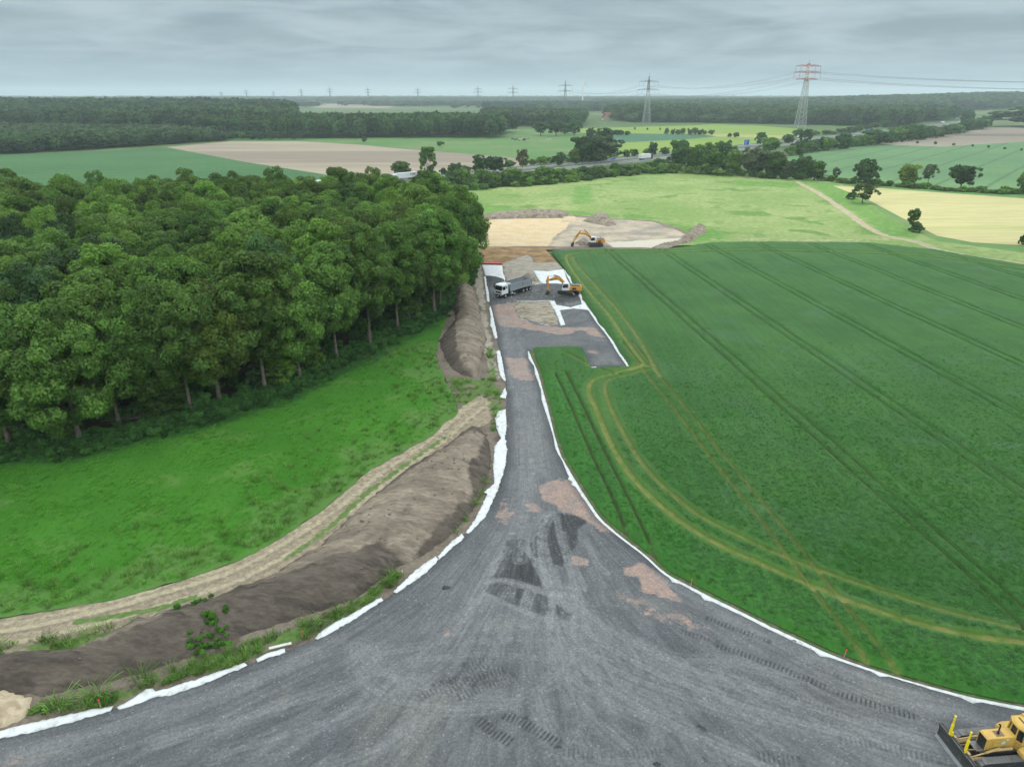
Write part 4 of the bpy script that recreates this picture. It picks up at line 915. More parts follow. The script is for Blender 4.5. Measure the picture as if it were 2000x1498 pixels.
for px, by, ty, wp, lb in [(1425, 268, 261, 9, 'smaller of two dark shrubs on the ripe grass strip'), (1438, 268, 259.5, 13, 'larger of two dark shrubs on the ripe grass strip'), (1664, 389, 376, 22, 'low dark shrub at the foot of the ragged leaning tree'), (1790, 453, 437, 26, 'rounded shrub at the foot of the thin young tree'), (1999, 478, 457, 18, 'dark shrub cut by the right edge below the mown field')]:
    px_tree(px, by, ty, wp, 'bush1', 'dark', lb, None, 'shrub', 'shrub', z=0)

# ---- scatter: stuff nobody could count
def scatter(name, label, cat, pts, rz, sc, sources, mat, group=None, sw=None):
    me = bpy.data.meshes.new(name); me.vertices.add(len(pts)); me.vertices.foreach_set('co', np.asarray(pts, np.float32).ravel())
    for an, av in (('rz', rz), ('sc', sc), ('sw', sc if sw is None else sw)):
        a = me.attributes.new(an, 'FLOAT', 'POINT'); a.data.foreach_set('value', np.asarray(av, np.float32))
    me.update()
    o = link(name, me); tag(o, label, cat, group, 'stuff')
    ng = bpy.data.node_groups.new(name, 'GeometryNodeTree')
    ng.interface.new_socket('Geometry', in_out='INPUT', socket_type='NodeSocketGeometry'); ng.interface.new_socket('Geometry', in_out='OUTPUT', socket_type='NodeSocketGeometry')
    N = ng.nodes; Lk = ng.links
    gi, go = N.new('NodeGroupInput'), N.new('NodeGroupOutput')
    iop = N.new('GeometryNodeInstanceOnPoints'); iop.inputs['Pick Instance'].default_value = True
    gti = N.new('GeometryNodeGeometryToInstance')
    for s in sources:
        oi = N.new('GeometryNodeObjectInfo'); oi.inputs['Object'].default_value = s; oi.inputs['As Instance'].default_value = False
        sm = N.new('GeometryNodeSetMaterial'); sm.inputs['Material'].default_value = mat
        Lk.new(oi.outputs['Geometry'], sm.inputs[0]); g1 = N.new('GeometryNodeGeometryToInstance'); Lk.new(sm.outputs[0], g1.inputs[0])
        if 'jn' not in locals(): jn = N.new('GeometryNodeJoinGeometry')
        Lk.new(g1.outputs[0], jn.inputs[0])
    rv = N.new('FunctionNodeRandomValue'); rv.data_type = 'INT'; rv.inputs[4].default_value = 0; rv.inputs[5].default_value = len(sources) - 1
    a1 = N.new('GeometryNodeInputNamedAttribute'); a1.data_type = 'FLOAT'; a1.inputs[0].default_value = 'rz'
    a2 = N.new('GeometryNodeInputNamedAttribute'); a2.data_type = 'FLOAT'; a2.inputs[0].default_value = 'sc'
    cx = N.new('ShaderNodeCombineXYZ'); Lk.new(a1.outputs[0], cx.inputs[2])
    Lk.new(gi.outputs[0], iop.inputs['Points']); Lk.new(jn.outputs[0], iop.inputs['Instance']); Lk.new(rv.outputs[2], iop.inputs['Instance Index'])
    Lk.new(cx.outputs[0], iop.inputs['Rotation']); a3 = N.new('GeometryNodeInputNamedAttribute'); a3.data_type = 'FLOAT'; a3.inputs[0].default_value = 'sw'; cs = N.new('ShaderNodeCombineXYZ'); Lk.new(a3.outputs[0], cs.inputs[0]); Lk.new(a3.outputs[0], cs.inputs[1]); Lk.new(a2.outputs[0], cs.inputs[2]); Lk.new(cs.outputs[0], iop.inputs['Scale']); Lk.new(iop.outputs[0], go.inputs[0])
    o.modifiers.new('scatter', 'NODES').node_group = ng
    return o
# three source trees standing at the edge of the far woods
far_src = []
for i, (px, py) in enumerate([(470, 271), (700, 271.5), (960, 271)]):
    x, y = G(px, py, -.4)
    t = tree('forest_tree', 'far%d' % i, x, y, 20, 'dark', ['broad tree at the left end of the far wood front', 'broad tree in the middle of the far wood front', 'broad tree at the right end of the far wood front'][i], z=-.4)
    far_src.append([c_ for c_ in t.children if c_.name.startswith('crown')][0])
def wood(name, label, poly, spacing, hs, mat, thin=None):
    poly = np.array(poly); lo, hi = poly.min(0), poly.max(0); P = []
    y = lo[1]
    while y < hi[1]:
        s = spacing(y); xs = np.arange(lo[0], hi[0], s)
        P.append(np.stack([xs + RNG.uniform(-.45, .45, len(xs)) * s, y + RNG.uniform(-.45, .45, len(xs)) * s, np.full(len(xs), s)], 1)); y += s * .85
    P = np.concatenate(P); P = P[inpoly(P[:, :2], poly)]
    P = P[np.abs(P[:, 0]) < P[:, 1] * .82 + 120]
    if thin is not None: P = P[thin(P)]
    z = terrain(P[:, 0], P[:, 1]) - .2
    s = RNG.uniform(hs[0], hs[1], len(P)) / 20 * (1 + .07 * vnoise(P, 60, 21))
    sw = RNG.uniform(.85, 1.25, len(P)) * P[:, 2] / 10.5
    return scatter(name, label, 'wood', np.column_stack([P[:, 0], P[:, 1], z]), RNG.uniform(0, 6.28, len(P)), s, far_src, mat, sw=sw)
wl_dark = leaf_mat('wood_leaves', (0.045, 0.085, 0.034), .45, .2, .006, (0.062, 0.12, 0.036)); wl_mid = leaf_mat('young_wood_leaves', (0.078, 0.125, 0.055), .35, .3, .01, (0.06, 0.115, 0.045)); wl_far = leaf_mat('distant_leaves', (0.045, 0.08, 0.038), .4, .1, .004, (0.065, 0.11, 0.045)); wl_edge = leaf_mat('wood_edge_leaves', (0.075, 0.135, 0.05), .45, .3, .02, (0.05, 0.10, 0.04))
wl_br = leaf_mat('bright_wood_leaves', (0.042, 0.085, 0.032), .4, .2, .012, (0.065, 0.135, 0.035))
Gw = lambda L: [G(x, y, -.4) for x, y in L]
wood('young_wood', 'low pale green young wood at far left behind the crop field', Gw([(-500, 318), (0, 301), (130, 295), (300, 284), (430, 275), (440, 271)]) + [(-190, 850), (-330, 880), (-1000, 900)], lambda y: 8.5, (11, 15), wl_mid)
wood('tall_wood', 'tall dark wood behind the young wood at far left', [(-1500, 930), (-330, 900), (-290, 905), (-250, 860), (-280, 1000), (-430, 1500), (-620, 2000), (-2200, 2000)], lambda y: 10 + (y - 900) * .006, (16, 28), wl_dark)
wood('strip_wood', 'dark strip of wood behind the tilled field left of the cow pasture', Gw([(455, 272), (700, 270.5), (978, 270), (984, 262)]) + [(10, 960), (-60, 1010), (-330, 1040), (-380, 830)], lambda y: 9, (19, 24), wl_br)
wood('middle_wood', 'dark wood beyond the cow pasture', [(-30, 1110), (108, 1115), (135, 1400), (-60, 1400)], lambda y: 10, (16, 22), wl_dark)
wood('right_wood', 'big dark wood behind the bright fields and pylons at right', [(170, 1400), (200, 1290), (330, 1280), (520, 1150), (560, 1070), (700, 1290), (820, 1390), (1000, 1850), (1500, 2150), (3200, 2300), (3400, 3600), (400, 3800), (330, 2300), (230, 1700)], lambda y: 10.5 + max(0, y - 1300) * .007, (18, 25), wl_dark, thin=lambda P: ~((P[:, 0] > 850) & (P[:, 0] < 1500) & (P[:, 1] < 1900)))
wood('beyond_wood', 'hazy wood in the middle distance left of the grey pylon', [(-80, 2100), (300, 2050), (320, 2600), (-60, 2700)], lambda y: 15, (18, 24), wl_far)
wood('horizon_wood', 'hazy belt of distant woods along the horizon', [(-4200, 4200), (-1500, 3700), (-300, 4100), (300, 4300), (4500, 4400), (5500, 7000), (-5500, 7000)], lambda y: 24 + (y - 4000) * .012, (18, 28), wl_far, thin=lambda P: vnoise(P, 260, 23) + .5 * vnoise(P, 90, 24) > -.45)
wood('scattered_trees', 'scattered distant trees over the hazy fields left of centre', [(-1400, 2400), (-100, 2300), (-100, 3800), (-2200, 3800)], lambda y: 22, (14, 20), wl_far, thin=lambda P: vnoise(P, 130, 25) + .6 * vnoise(P, 40, 26) > .4)

wood('wood_edge', 'lighter trees along the front of the right wood', [(175, 1330), (205, 1262), (330, 1255), (470, 1175), (520, 1130), (545, 1155), (340, 1330)], lambda y: 11, (11, 17), wl_edge)
wood('wood_edge', 'fresh green trees in the middle of the far strip wood', Gw([(560, 270.8), (730, 270.4)]) + [(-190, 840), (-270, 850)], lambda y: 10, (15, 21), leaf_mat('fresh_wood_leaves', (0.075, 0.16, 0.045), .3, .2))
wood('wood_edge', 'bushy front of the young wood along the far crop field', Gw([(-300, 309), (0, 302), (130, 296), (300, 285), (440, 275.5), (445, 272), (300, 281), (130, 291), (0, 296), (-300, 303)]), lambda y: 8, (7, 13), wl_edge)
GL_W = glw
# ---- grasses
m_blade = leaf_mat('grass_blades', (0.10, 0.30, 0.030), .25, .4); m_blade2 = leaf_mat('tall_grass_blades', (0.13, 0.245, 0.055), .35, .5); m_wblade = leaf_mat('wheat_blades', (0.058, 0.205, 0.036), .3, .2, .09, (0.095, 0.225, 0.085))
m_nettle = leaf_mat('undergrowth_leaves', (0.06, 0.165, 0.036), .4, .3)
def tuft(name, n, h, spread, w, seed, mat, loc, label, cat):
    g = np.random.default_rng(seed); V = []; F = []; lv = []
    for i in range(n):
        a = g.uniform(0, 6.28); r = spread * math.sqrt(g.uniform(0, 1)) * .5; x, y = r * math.cos(a), r * math.sin(a)
        hh = h * g.uniform(.55, 1.15); b_ = g.uniform(.35, 1.1) * hh; da = a + g.normal() * .8; wv = w * g.uniform(.6, 1.3)
        px, py = -math.sin(da) * wv, math.cos(da) * wv; dx, dy = math.cos(da), math.sin(da); k = len(V)
        V += [(x - px, y - py, -.05), (x + px, y + py, -.05), (x + px * .8 + dx * b_ * .35, y + py * .8 + dy * b_ * .35, hh * .65), (x - px * .8 + dx * b_ * .35, y - py * .8 + dy * b_ * .35, hh * .65), (x + dx * b_, y + dy * b_, hh * (.85 if b_ > .5 * hh else 1)), (x + dx * b_ + px * .2, y + dy * b_ + py * .2, hh * .9)]
        F += [(k, k + 1, k + 2, k + 3), (k + 3, k + 2, k + 5, k + 4)]; lv += [g.uniform(0, 1)] * 6
    o = link(name, np_mesh(name, V, F, dict(lv=lv)), mat); o.location = loc
    return tag(o, label, cat, None, 'stuff')
def pts_in(poly, n, zf=None, keep=None, z=.05):
    poly = np.array(poly); P = RNG.uniform(poly.min(0), poly.max(0), (n * 3, 2)); P = P[inpoly(P, poly)]
    if keep is not None: P = P[keep(P)]
    return P[:n]
x, y = G(420, 1000); t1 = tuft('grass_tuft', 26, .22, .6, .02, 1, m_blade, (x, y, .05), 'tuft of short green grass in the left meadow', 'grass')
x, y = G(380, 1080); t2 = tuft('tall_grass_tuft', 34, .62, .6, .018, 2, m_blade2, (x, y, .05), 'tuft of tall pale grass near the farm track', 'grass')
x, y = G(1500, 1080); t3 = tuft('wheat_tuft', 18, .26, .5, .022, 3, m_wblade, (x, y, .6), 'tuft of dark green wheat blades', 'wheat')
mz = lambda P: .06 + .12 * vnoise(P, 3.0, 1) + .05 * vnoise(P, .9, 2)
P = pts_in(meadow_poly, 42000, keep=lambda P: (P[:, 1] < 150) & (RNG.random(len(P)) < np.clip(1.5 - P[:, 1] / 110, .1, 1)) & (np.abs(P[:, 0]) < P[:, 1] * .75 + 8) & (segdist(P, tr_up_w) > .6))
scatter('meadow_grass', 'lush green grass covering the left meadow', 'grass', np.column_stack([P, mz(P) - .03]), RNG.uniform(0, 6.28, len(P)), RNG.uniform(.4, .9, len(P)) * (1 + .3 * vnoise(P, 2.5, 3)).clip(.5), [t1], m_blade)
P = pts_in(meadow_poly, 7000, keep=lambda P: (P[:, 1] < 130) & (np.abs(P[:, 0]) < P[:, 1] * .75 + 8) & (segdist(P, tr_up_w) > .25) & (segdist(P, tr_up_w) < 16 * RNG.random(len(P)) ** 1.6 + 4 * vnoise(P, 2.4, 27)))
scatter('meadow_tall_grass', 'tall pale grass along the meadow side of the farm track', 'grass', np.column_stack([P, mz(P) - .03]), RNG.uniform(0, 6.28, len(P)), RNG.uniform(.5, 1.2, len(P)), [t2], m_blade2)
wt = np.array(WP); near = (WP[:, 1] < 150) & (WD > 1.5) & (segdist(WP, WB, True) > .25); idx = np.where(near)[0]
tri = WF[np.all(near[WF], 1)]; ar = np.abs(np.cross(WP[tri[:, 1]] - WP[tri[:, 0]], WP[tri[:, 2]] - WP[tri[:, 0]])) * .5
ar = ar * np.clip(1.25 - WP[tri[:, 0], 1] / 110, .0, 1) ** 1.5
pick = RNG.choice(len(tri), 90000, p=ar / ar.sum()); bc = RNG.dirichlet((1, 1, 1), len(pick))
W3 = np.column_stack([WP, WZs]); P = (W3[tri[pick]] * bc[:, :, None]).sum(1)
scatter('wheat', 'dense dark green wheat standing in the right field', 'wheat', P - np.array([0, 0, .04]), RNG.uniform(0, 6.28, len(P)), RNG.uniform(.35, .75, len(P)), [t3], m_wblade)
# weeds on the works soil and round the berm foot
P = np.concatenate([pts_in(q, n, keep=lambda P: vnoise(P, 1.4, 28) > -.45) for q, n in zip(sp['green'], (170, 1000, 90, 110))])
scatter('verge_grass', 'rough grass clumps at the foot of the long earth berm', 'grass', np.column_stack([P, np.full(len(P), .02)]), RNG.uniform(0, 6.28, len(P)), RNG.uniform(.5, 1.4, len(P)), [t2, t1, t1], m_blade2)
fl = smooth_line(GP(FOREST_FRONT), .35)
P = fl[RNG.integers(0, len(fl), 5200)]; P = P + np.stack([RNG.normal(0, 1.6, len(P)), RNG.normal(-1.2, 1.6, len(P))], 1)
P = P[(np.abs(P[:, 0]) < P[:, 1] * .8 + 8)]
b0 = tree('undergrowth_bush', 'bush0', *G(300, 822), 1.7, 'mid', 'low bush at the foot of the oak wood', None, z=.1, cat='shrub')
b0c = [c_ for c_ in b0.children if c_.name.startswith('foliage')][0]
scatter('undergrowth', 'nettles and undergrowth along the foot of the oak wood', 'undergrowth', np.column_stack([P, np.full(len(P), .05)]), RNG.uniform(0, 6.28, len(P)), RNG.uniform(.08, .30, len(P)), [b0c], m_nettle)
P = pts_in(forest_poly, 900, keep=lambda P: (segdist(P, GP(FOREST_FRONT)) < 9) & (np.abs(P[:, 0]) < P[:, 1] * .8 + 8))
scatter('understorey', 'dark understorey leaves between the trunks of the oak wood', 'undergrowth', np.column_stack([P, np.full(len(P), .3)]), RNG.uniform(0, 6.28, len(P)), RNG.uniform(.2, .75, len(P)), [b0c], m_nettle)
# leafy plants on the berm slope
bx, by = G(400, 1255)
P = np.concatenate([pts_in(GP(K6(q)), n) for q, n in (([(740, 870), (750, 790), (800, 770), (900, 720), (900, 790), (860, 840), (920, 870)], 95), ([(740, 715), (830, 650), (850, 690), (790, 720)], 22), ([(690, 745), (700, 715), (725, 735)], 8))])
P = P[vnoise(P, .45, 33) > -.15]
zz_ = MZ[0][0](P, MZ[0][1]).clip(0)
scatter('slope_plants', 'bright leafy plants growing up the dark face of the long berm', 'plants', np.column_stack([P, zz_]), RNG.uniform(0, 6.28, len(P)), RNG.uniform(.04, .11, len(P)), [b0c], leaf_mat('weed_leaves', (0.085, 0.22, 0.03), .4, .4))
# loose clods on the berms
def clod_mesh(seed):
    g = np.random.default_rng(seed); V = []; F = []
    for j in range(4):
        for i in range(7):
            a = 2 * math.pi * i / 7; t = (j / 3 - .35) * math.pi / 1.4; q = g.uniform(.7, 1.25); V.append((math.cos(a) * math.cos(t) * q, math.sin(a) * math.cos(t) * .8 * q, math.sin(t) * .6 * q))
    for j in range(3):
        for i in range(7): F.append((j * 7 + i, j * 7 + (i + 1) % 7, (j + 1) * 7 + (i + 1) % 7, (j + 1) * 7 + i))
    F.append
    return np_mesh('soil_clod', V, F)
x, y = G(705, 1150); cl0 = link('soil_clod', clod_mesh(5), m_berm); cl0.location = (x, y, .15); cl0.scale = (.3,) * 3; tag(cl0, 'biggest soil clod at the foot of the long berm', 'clod')
PP = []
for (zf_, B_), n in zip(MZ[:2] + MZ[4:5], (700, 450, 500)):
    q = pts_in([tuple(v) for v in B_], n, keep=lambda P: vnoise(P, 1.8, 31) > -.1); PP.append(np.column_stack([q, zf_(q, B_) + .01]))
q = pts_in(soil_poly, 1500, keep=lambda P: (P[:, 1] < 170) & (segdist(P, GL_W) < 4.5) & (segdist(P, GL_W) > .5)); PP.append(np.column_stack([q, np.full(len(q), .03)]))
PP = np.concatenate(PP)
scatter('soil_clods', 'loose soil clods lying on the berms and the bare bank', 'clods', PP, RNG.uniform(0, 6.28, len(PP)), .045 + .17 * RNG.random(len(PP)) ** 3, [cl0], m_pile)
# grass tufts standing singly by the sand pile
for px, py, s, lb in [(185, 1360, 2.6, 'tall arching grass clump right of the sand pile'), (275, 1335, 2.3, 'tall grass clump beside the rumpled white fabric'), (110, 1385, 2.4, 'dense grass clump touching the sand pile')]:
    x, y = G(px, py); o = t2.copy(); C.objects.link(o); o.name = 'grass_clump'; o.location = (x, y, 0); o.scale = (s, s, s * .9); o.rotation_euler.z = px
    del o['kind']; tag(o, lb, 'grass clump')

# ================================================================== MOTORWAY
mw = np.array([G(x, y, 0) for x, y in [(640, 369), (800, 357), (935, 339.5), (1060, 330), (1180, 321), (1290, 307.5), (1400, 294.5), (1500, 283), (1600, 271.5), (1680, 263), (1740, 256), (1820, 247), (1900, 238.5), (1950, 231)]])
cf = np.polyfit(mw[:, 0], mw[:, 1], 3)
xs = np.arange(-260, mw[-1, 0] + 60, 12.0); MW = np.column_stack([xs, np.polyval(cf, xs)])
m_asph = ground_mat('motorway_asphalt', (0.175, 0.175, 0.17), (0.21, 0.21, 0.205), .02, var=.12, fine=.5)
m_verge = ground_mat('verge_grass_ground', (0.07, 0.13, 0.035), (0.10, 0.155, 0.05), .05, var=.25, fine=.4)
m_steel = plain('galvanised_steel', (0.42, 0.43, 0.44), .45, .6); m_mark = plain('road_paint', (0.75, 0.75, 0.73), .6)
def strip(name, L, a, c_, z, mat):
    A, B_2 = offset_line(L, a), offset_line(L, c_); n = len(L)
    V = np.column_stack([np.concatenate([A, B_2]), np.full(2 * n, z)])
    F = [(i, i + 1, n + i + 1, n + i) for i in range(n - 1)]
    o = link(name, np_mesh(name, V, F), mat); o['kind'] = 'structure'; return o
strip('motorway_verge', MW, -22, 22, -.02, m_verge)
strip('motorway', MW, -14.5, -2.5, .10, m_asph); strip('motorway', MW, 2.5, 14.5, .10, m_asph)
for o_ in (-14, -3.2, 3.2, 14): strip('road_line', MW, o_ - .15, o_ + .15, .12, m_mark)
for o_, lb in ((-1.2, 'steel guard rail on the near side of the motorway median'), (1.2, 'steel guard rail on the far side of the motorway median'), (15.6, 'steel guard rail along the far edge of the motorway')):
    L = offset_line(MW, o_); mb = MB()
    for i in range(len(L) - 1):
        mb.bar((*L[i], .72), (*L[i + 1], .72), .12, .34)
    r = empty('guard_rail', (0, 0, 0), 0, lb, 'guard rail'); mb.build('rail', m_steel, r)
    mb = MB()
    for i in range(0, len(L)): mb.box((*L[i], .35), (.14, .14, .75))
    mb.build('posts', m_steel, r)

# ================================================================== VEHICLES
m_white = plain('white_paint', (0.74, 0.75, 0.76), .35, dirt=.12); m_black = plain('black_rubber', (0.018, 0.018, 0.019), .8, dirt=.25, dcol=(.09, .085, .075))
m_glass = plain('dark_glass', (0.012, 0.018, 0.018), .08, 0, .6, dirt=.02); m_dark = plain('dark_steel', (0.045, 0.046, 0.048), .55, .3, dirt=.3, dcol=(.12, .105, .09))
m_orange = plain('machine_orange_yellow', (0.66, 0.29, 0.03), .4, dirt=.12); m_yel = plain('machine_yellow', (0.60, 0.38, 0.085), .5, dirt=.22, dcol=(.36, .25, .10)); m_byel = plain('bright_yellow', (0.85, 0.66, 0.01), .4, dirt=.05)
m_greyb = plain('grey_body_paint', (0.30, 0.34, 0.37), .4, .2, dirt=.18); m_rim = plain('wheel_rim', (0.5, 0.5, 0.5), .4, .5); m_blue = plain('blue_paint', (0.03, 0.12, 0.42), .4); m_redp = plain('red_paint', (0.5, 0.04, 0.03), .4)
m_tan = plain('worn_tan_steel', (0.46, 0.32, 0.15), .55, .1, dirt=.3, dcol=(.16, .12, .08)); m_blade_ = plain('worn_blade_steel', (0.07, 0.072, 0.07), .45, .4, dirt=.3, dcol=(.17, .165, .15)); m_rust = plain('rusty_plate', (0.24, 0.16, 0.09), .7, .1, dirt=.3); m_shoe = plain('track_shoes', (0.20, 0.205, 0.205), .5, .5, dirt=.35, dcol=(.11, .10, .09))
m_gtop = plain('grey_engine_cover', (0.10, 0.105, 0.11), .5, dirt=.2); m_decal = plain('pale_blue_decal', (0.45, 0.62, 0.70), .4, dirt=.05); m_load = ground_mat('load_residue', (0.10, 0.10, 0.10), (0.14, 0.13, 0.12), 1.5, fine=4)

def text_part(name, s, size, loc, rot, mat, parent, off=.0):
    cu = bpy.data.curves.new(name, 'FONT'); cu.body = s; cu.size = size; cu.extrude = .012; cu.offset = off; cu.align_x = 'CENTER'; cu.align_y = 'CENTER'
    t = bpy.data.objects.new(name, cu); C.objects.link(t); dg = bpy.context.evaluated_depsgraph_get(); dg.update()
    me = bpy.data.meshes.new_from_object(t.evaluated_get(dg)); bpy.data.objects.remove(t)
    me.materials.clear(); o = link(name, me, mat, parent); o.location = loc; o.rotation_euler = rot; return o
def wheels(root, xs, ys, r, w, rim=True, name='wheel'):
    for x in xs:
        for y in ys:
            o = MB().wheel((0, 0, 0), r, w, 20).build(name, m_black, root, .03); o.location = (x, y, r)
            if rim:
                s = 1 if y > 0 else -1
                mb = MB(); mb.tube((0, s * w * .35, 0), (0, s * (w / 2 + .015), 0), r * .58, r * .5, 16); mb.tube((0, s * w * .5, 0), (0, s * (w / 2 + .09), 0), r * .22, r * .18, 10)
                mb.build('rim', m_rim, o)
def crawler(root, x0, x1, y, w, r, pitch=.2, name='track'):
    """track chain of separate shoes round two end radii"""
    pts = []
    for i in range(13): a = -math.pi / 2 + math.pi * i / 12; pts.append((x1 + r * math.cos(a), r + r * math.sin(a)))
    for i in range(13): a = math.pi / 2 + math.pi * i / 12; pts.append((x0 + r * math.cos(a), r + r * math.sin(a)))
    pts.append(pts[0]); L = smooth_line([pts[0]] + pts[1:], .02) if False else np.array(pts)
    seg = np.hypot(*np.diff(L, axis=0).T); cum = np.concatenate([[0], np.cumsum(seg)]); n = int(cum[-1] / pitch); mb = MB()
    for k in range(n):
        s = cum[-1] * k / n; i = min(np.searchsorted(cum, s, 'right') - 1, len(seg) - 1); t = (s - cum[i]) / seg[i]
        p = L[i] * (1 - t) + L[i + 1] * t; d = (L[i + 1] - L[i]) / seg[i]; a = math.atan2(d[1], d[0])
        R_ = Matrix.Rotation(-a, 3, 'Y'); mb.box((p[0], y, p[1]), (pitch * .84, w, .05), R_)
        q = np.array(p) + np.array([d[1], -d[0]]) * .04; mb.box((q[0], y, q[1]), (.03, w * .98, .05), R_)
    o = mb.build(name, m_shoe, root)
    fr = MB(); fr.prism([(x0 - r * .7, r * .6), (x0 - r * .7, r * 1.3), (x0, r * 1.92), (x1, r * 1.92), (x1 + r * .7, r * 1.3), (x1 + r * .7, r * .6), (x1, r * .12), (x0, r * .12)], y - w * .36, y + w * .36)
    fr.build('track_frame', m_dark, o)
    wm = MB()
    for x in np.linspace(x0, x1, 7): wm.wheel((x, y, r * (.98 if x in (x0, x1) else .42)), r * (.8 if x in (x0, x1) else .3), w * .86, 12)
    wm.build('rollers', m_dark, o)
    return o

# ---- bulldozer at the lower right
D0 = empty('bulldozer', (35.25, 38.06, .12), math.radians(185), 'yellow crawler bulldozer with two bright yellow masts on its blade at lower right', 'bulldozer')
for s in (1, -1): crawler(D0, -1.55, 1.75, s * 1.23, .56, .5, .30)
MB().box((0, 0, .75), (3.3, 1.25, .5)).build('hull', m_dark, D0, .03)
mb = MB(); mb.prism([(1.2, 1.0), (1.2, 2.05), (1.12, 2.12), (-1.0, 2.12), (-1.0, 1.0)], -.43, .43); HOOD = mb.build('hood', m_yel, D0, .05)
mb = MB()
for s in (1, -1): mb.box((.2, s * .452, 1.62), (1.1, .03, .55)); mb.box((-.25, s * .46, 2.03), (.75, .03, .05))
mb.build('side_panel', m_yel, HOOD, .015)
mb = MB(); mb.box((1.215, 0, 1.5), (.03, .74, .98))
GR_ = mb.build('radiator_grille', m_black, D0); mb = MB()
for i in range(9): mb.box((1.235, 0, 1.08 + .1 * i), (.02, .72, .025))
mb.build('slats', m_dark, GR_)
mb = MB()
for s in (1, -1): mb.box((1.22, s * .405, 1.5), (.06, .06, 1.08))
mb.box((1.22, 0, 2.03), (.06, .87, .06)); mb.build('grille_frame', m_yel, D0, .01)
MB().box((.12, .02, 2.125), (.62, .5, .03)).build('exhaust_plate', m_rust, D0)
mb = MB(); mb.tube((.18, .03, 2.13), (.18, .03, 2.28), .10, .08, 12); mb.path([(.18, .03, 2.26), (.18, .03, 2.88), (.22, .03, 2.98), (.32, .03, 3.03)], [.055, .055, .06, .062], 10); mb.build('exhaust_pipe', m_black, D0)
MB().box((-.02, .485, 1.72), (.30, .012, .22)).build('decal', m_decal, D0)
MB().box((-.28, .487, 1.98), (.16, .012, .09)).build('decal', m_white, D0)
mb = MB(); plan = [(-.72, .30), (-.72, -.30), (-.98, -.74), (-2.0, -.74), (-2.2, -.6), (-2.2, .6), (-2.0, .74), (-.98, .74)]
def slab(mb, plan, z0, z1, k=1.0, cx=-1.45):
    n = len(plan); vs = [(x, y, z0) for x, y in plan] + [(cx + (x - cx) * k, y * k, z1) for x, y in plan]
    a = sum(plan[i][0] * plan[(i + 1) % n][1] - plan[(i + 1) % n][0] * plan[i][1] for i in range(n))
    fs = [tuple(range(n - 1, -1, -1)), tuple(range(n, 2 * n))] + [(i, (i + 1) % n, (i + 1) % n + n, i + n) for i in range(n)]
    mb.add(vs, fs if a > 0 else [f[::-1] for f in fs])
slab(mb, plan, 1.15, 1.95); CAB = mb.build('cab', m_yel, D0, .02)
mb = MB(); slab(mb, [(-1.45 + (x + 1.45) * .97, y * .97) for x, y in plan], 1.95, 2.96, .94); mb.build('cab_windows', m_glass, CAB)
mb = MB(); pl2 = [(-1.45 + (x + 1.45) * .93, y * .93) for x, y in plan]
for (x, y), (x2, y2) in zip(plan, pl2): mb.bar((x, y, 1.93), (x2, y2, 2.97), .09)
for i in range(8): mb.bar((*plan[i], 1.96), (*plan[(i + 1) % 8], 1.96), .07)
mb.build('cab_pillars', m_yel, CAB, .01)
mb = MB(); slab(mb, [(-1.45 + (x + 1.45) * 1.04, y * 1.03) for x, y in plan], 2.96, 3.12); slab(mb, [(-1.45 + (x + 1.45) * .95, y * .93) for x, y in plan], 3.12, 3.2, .85); mb.build('roof', m_yel, CAB, .03)
mb = MB(); mb.box((-1.3, .1, 3.22), (.08, 1.1, .04)); mb.build('roof_bar', m_dark, CAB); CAB.location = (-.28, 0, -.22)
mb = MB()
for s in (1, -1): mb.box((-1.75, s * .62, 3.26), (.16, .16, .14))
mb.build('work_light', m_yel, CAB, .02)
mb = MB()
for s in (1, -1): mb.prism([(-.95, 1.08), (-1.0, 1.35), (-1.35, 1.55), (-2.15, 1.55), (-2.15, 1.08)], s * .78 - .02, s * 1.46)
mb.build('fender', m_yel, D0, .03)
prof = [(2.98, .04), (3.16, .04), (3.03, .3), (2.98, .62), (3.0, .95), (3.12, 1.26), (3.16, 1.36), (3.04, 1.36), (2.9, .98), (2.86, .6)]
BL = MB().prism(prof, -1.9, 1.9).build('blade', m_blade_, D0, .015)
mb = MB(); mb.prism([(3.13, .0), (3.22, .0), (3.12, .26), (3.06, .26)], -1.92, 1.92); mb.build('cutting_edge', m_steel, BL)
mb = MB()
for s in (1, -1): mb.prism([(2.86, .1), (3.1, .1), (3.02, .4), (3.0, .7), (3.1, 1.3), (2.9, 1.3)], s * 1.91 - .03, s * 1.91 + .03)
mb.box((2.93, 0, 1.33), (.12, 3.7, .07)); mb.build('blade_ribs', m_dark, BL)
for y in (.72, -.72):
    mb = MB(); mb.tube((2.98, y, 1.3), (2.98, y, 1.7), .07, .07, 8); ox = .14 if y > 0 else .30
    q0, q1, q2, q3 = (2.86 + ox, y, 1.52), (2.80 + ox, y - .06, 2.42), (2.76 + ox, y - .10, 3.1), (2.755 + ox, y - .105, 3.19)
    mb.tube(q0, q1, .105, .095, 12); mb.tube(q1, q2, .062, .055, 10); mb.tube(q2, q3, .075, .075, 10)
    mb.build('mast', m_byel, D0, 0, False)
mb = MB()
for s in (1, -1):
    mb.path([(2.86, s * .75, .62), (2.2, s * .78, .68), (1.5, s * .80, .66), (.6, s * .82, .6)], [.15, .17, .15, .12], 8)
    mb.box((2.74, s * .72, 1.0), (.26, .3, .6)); mb.box((2.72, s * 1.2, .72), (.28, .2, .3))
mb.tube((2.7, -.75, .66), (2.7, .75, .66), .15, .15, 10); mb.build('blade_frame', m_tan, D0, .02)
mb = MB()
for s in (1, -1): mb.tube((.25, s * .60, 1.35), (1.35, s * .70, 1.12), .085, .085, 10); mb.tube((1.3, s * .70, 1.13), (2.72, s * .78, .84), .05, .05, 8)
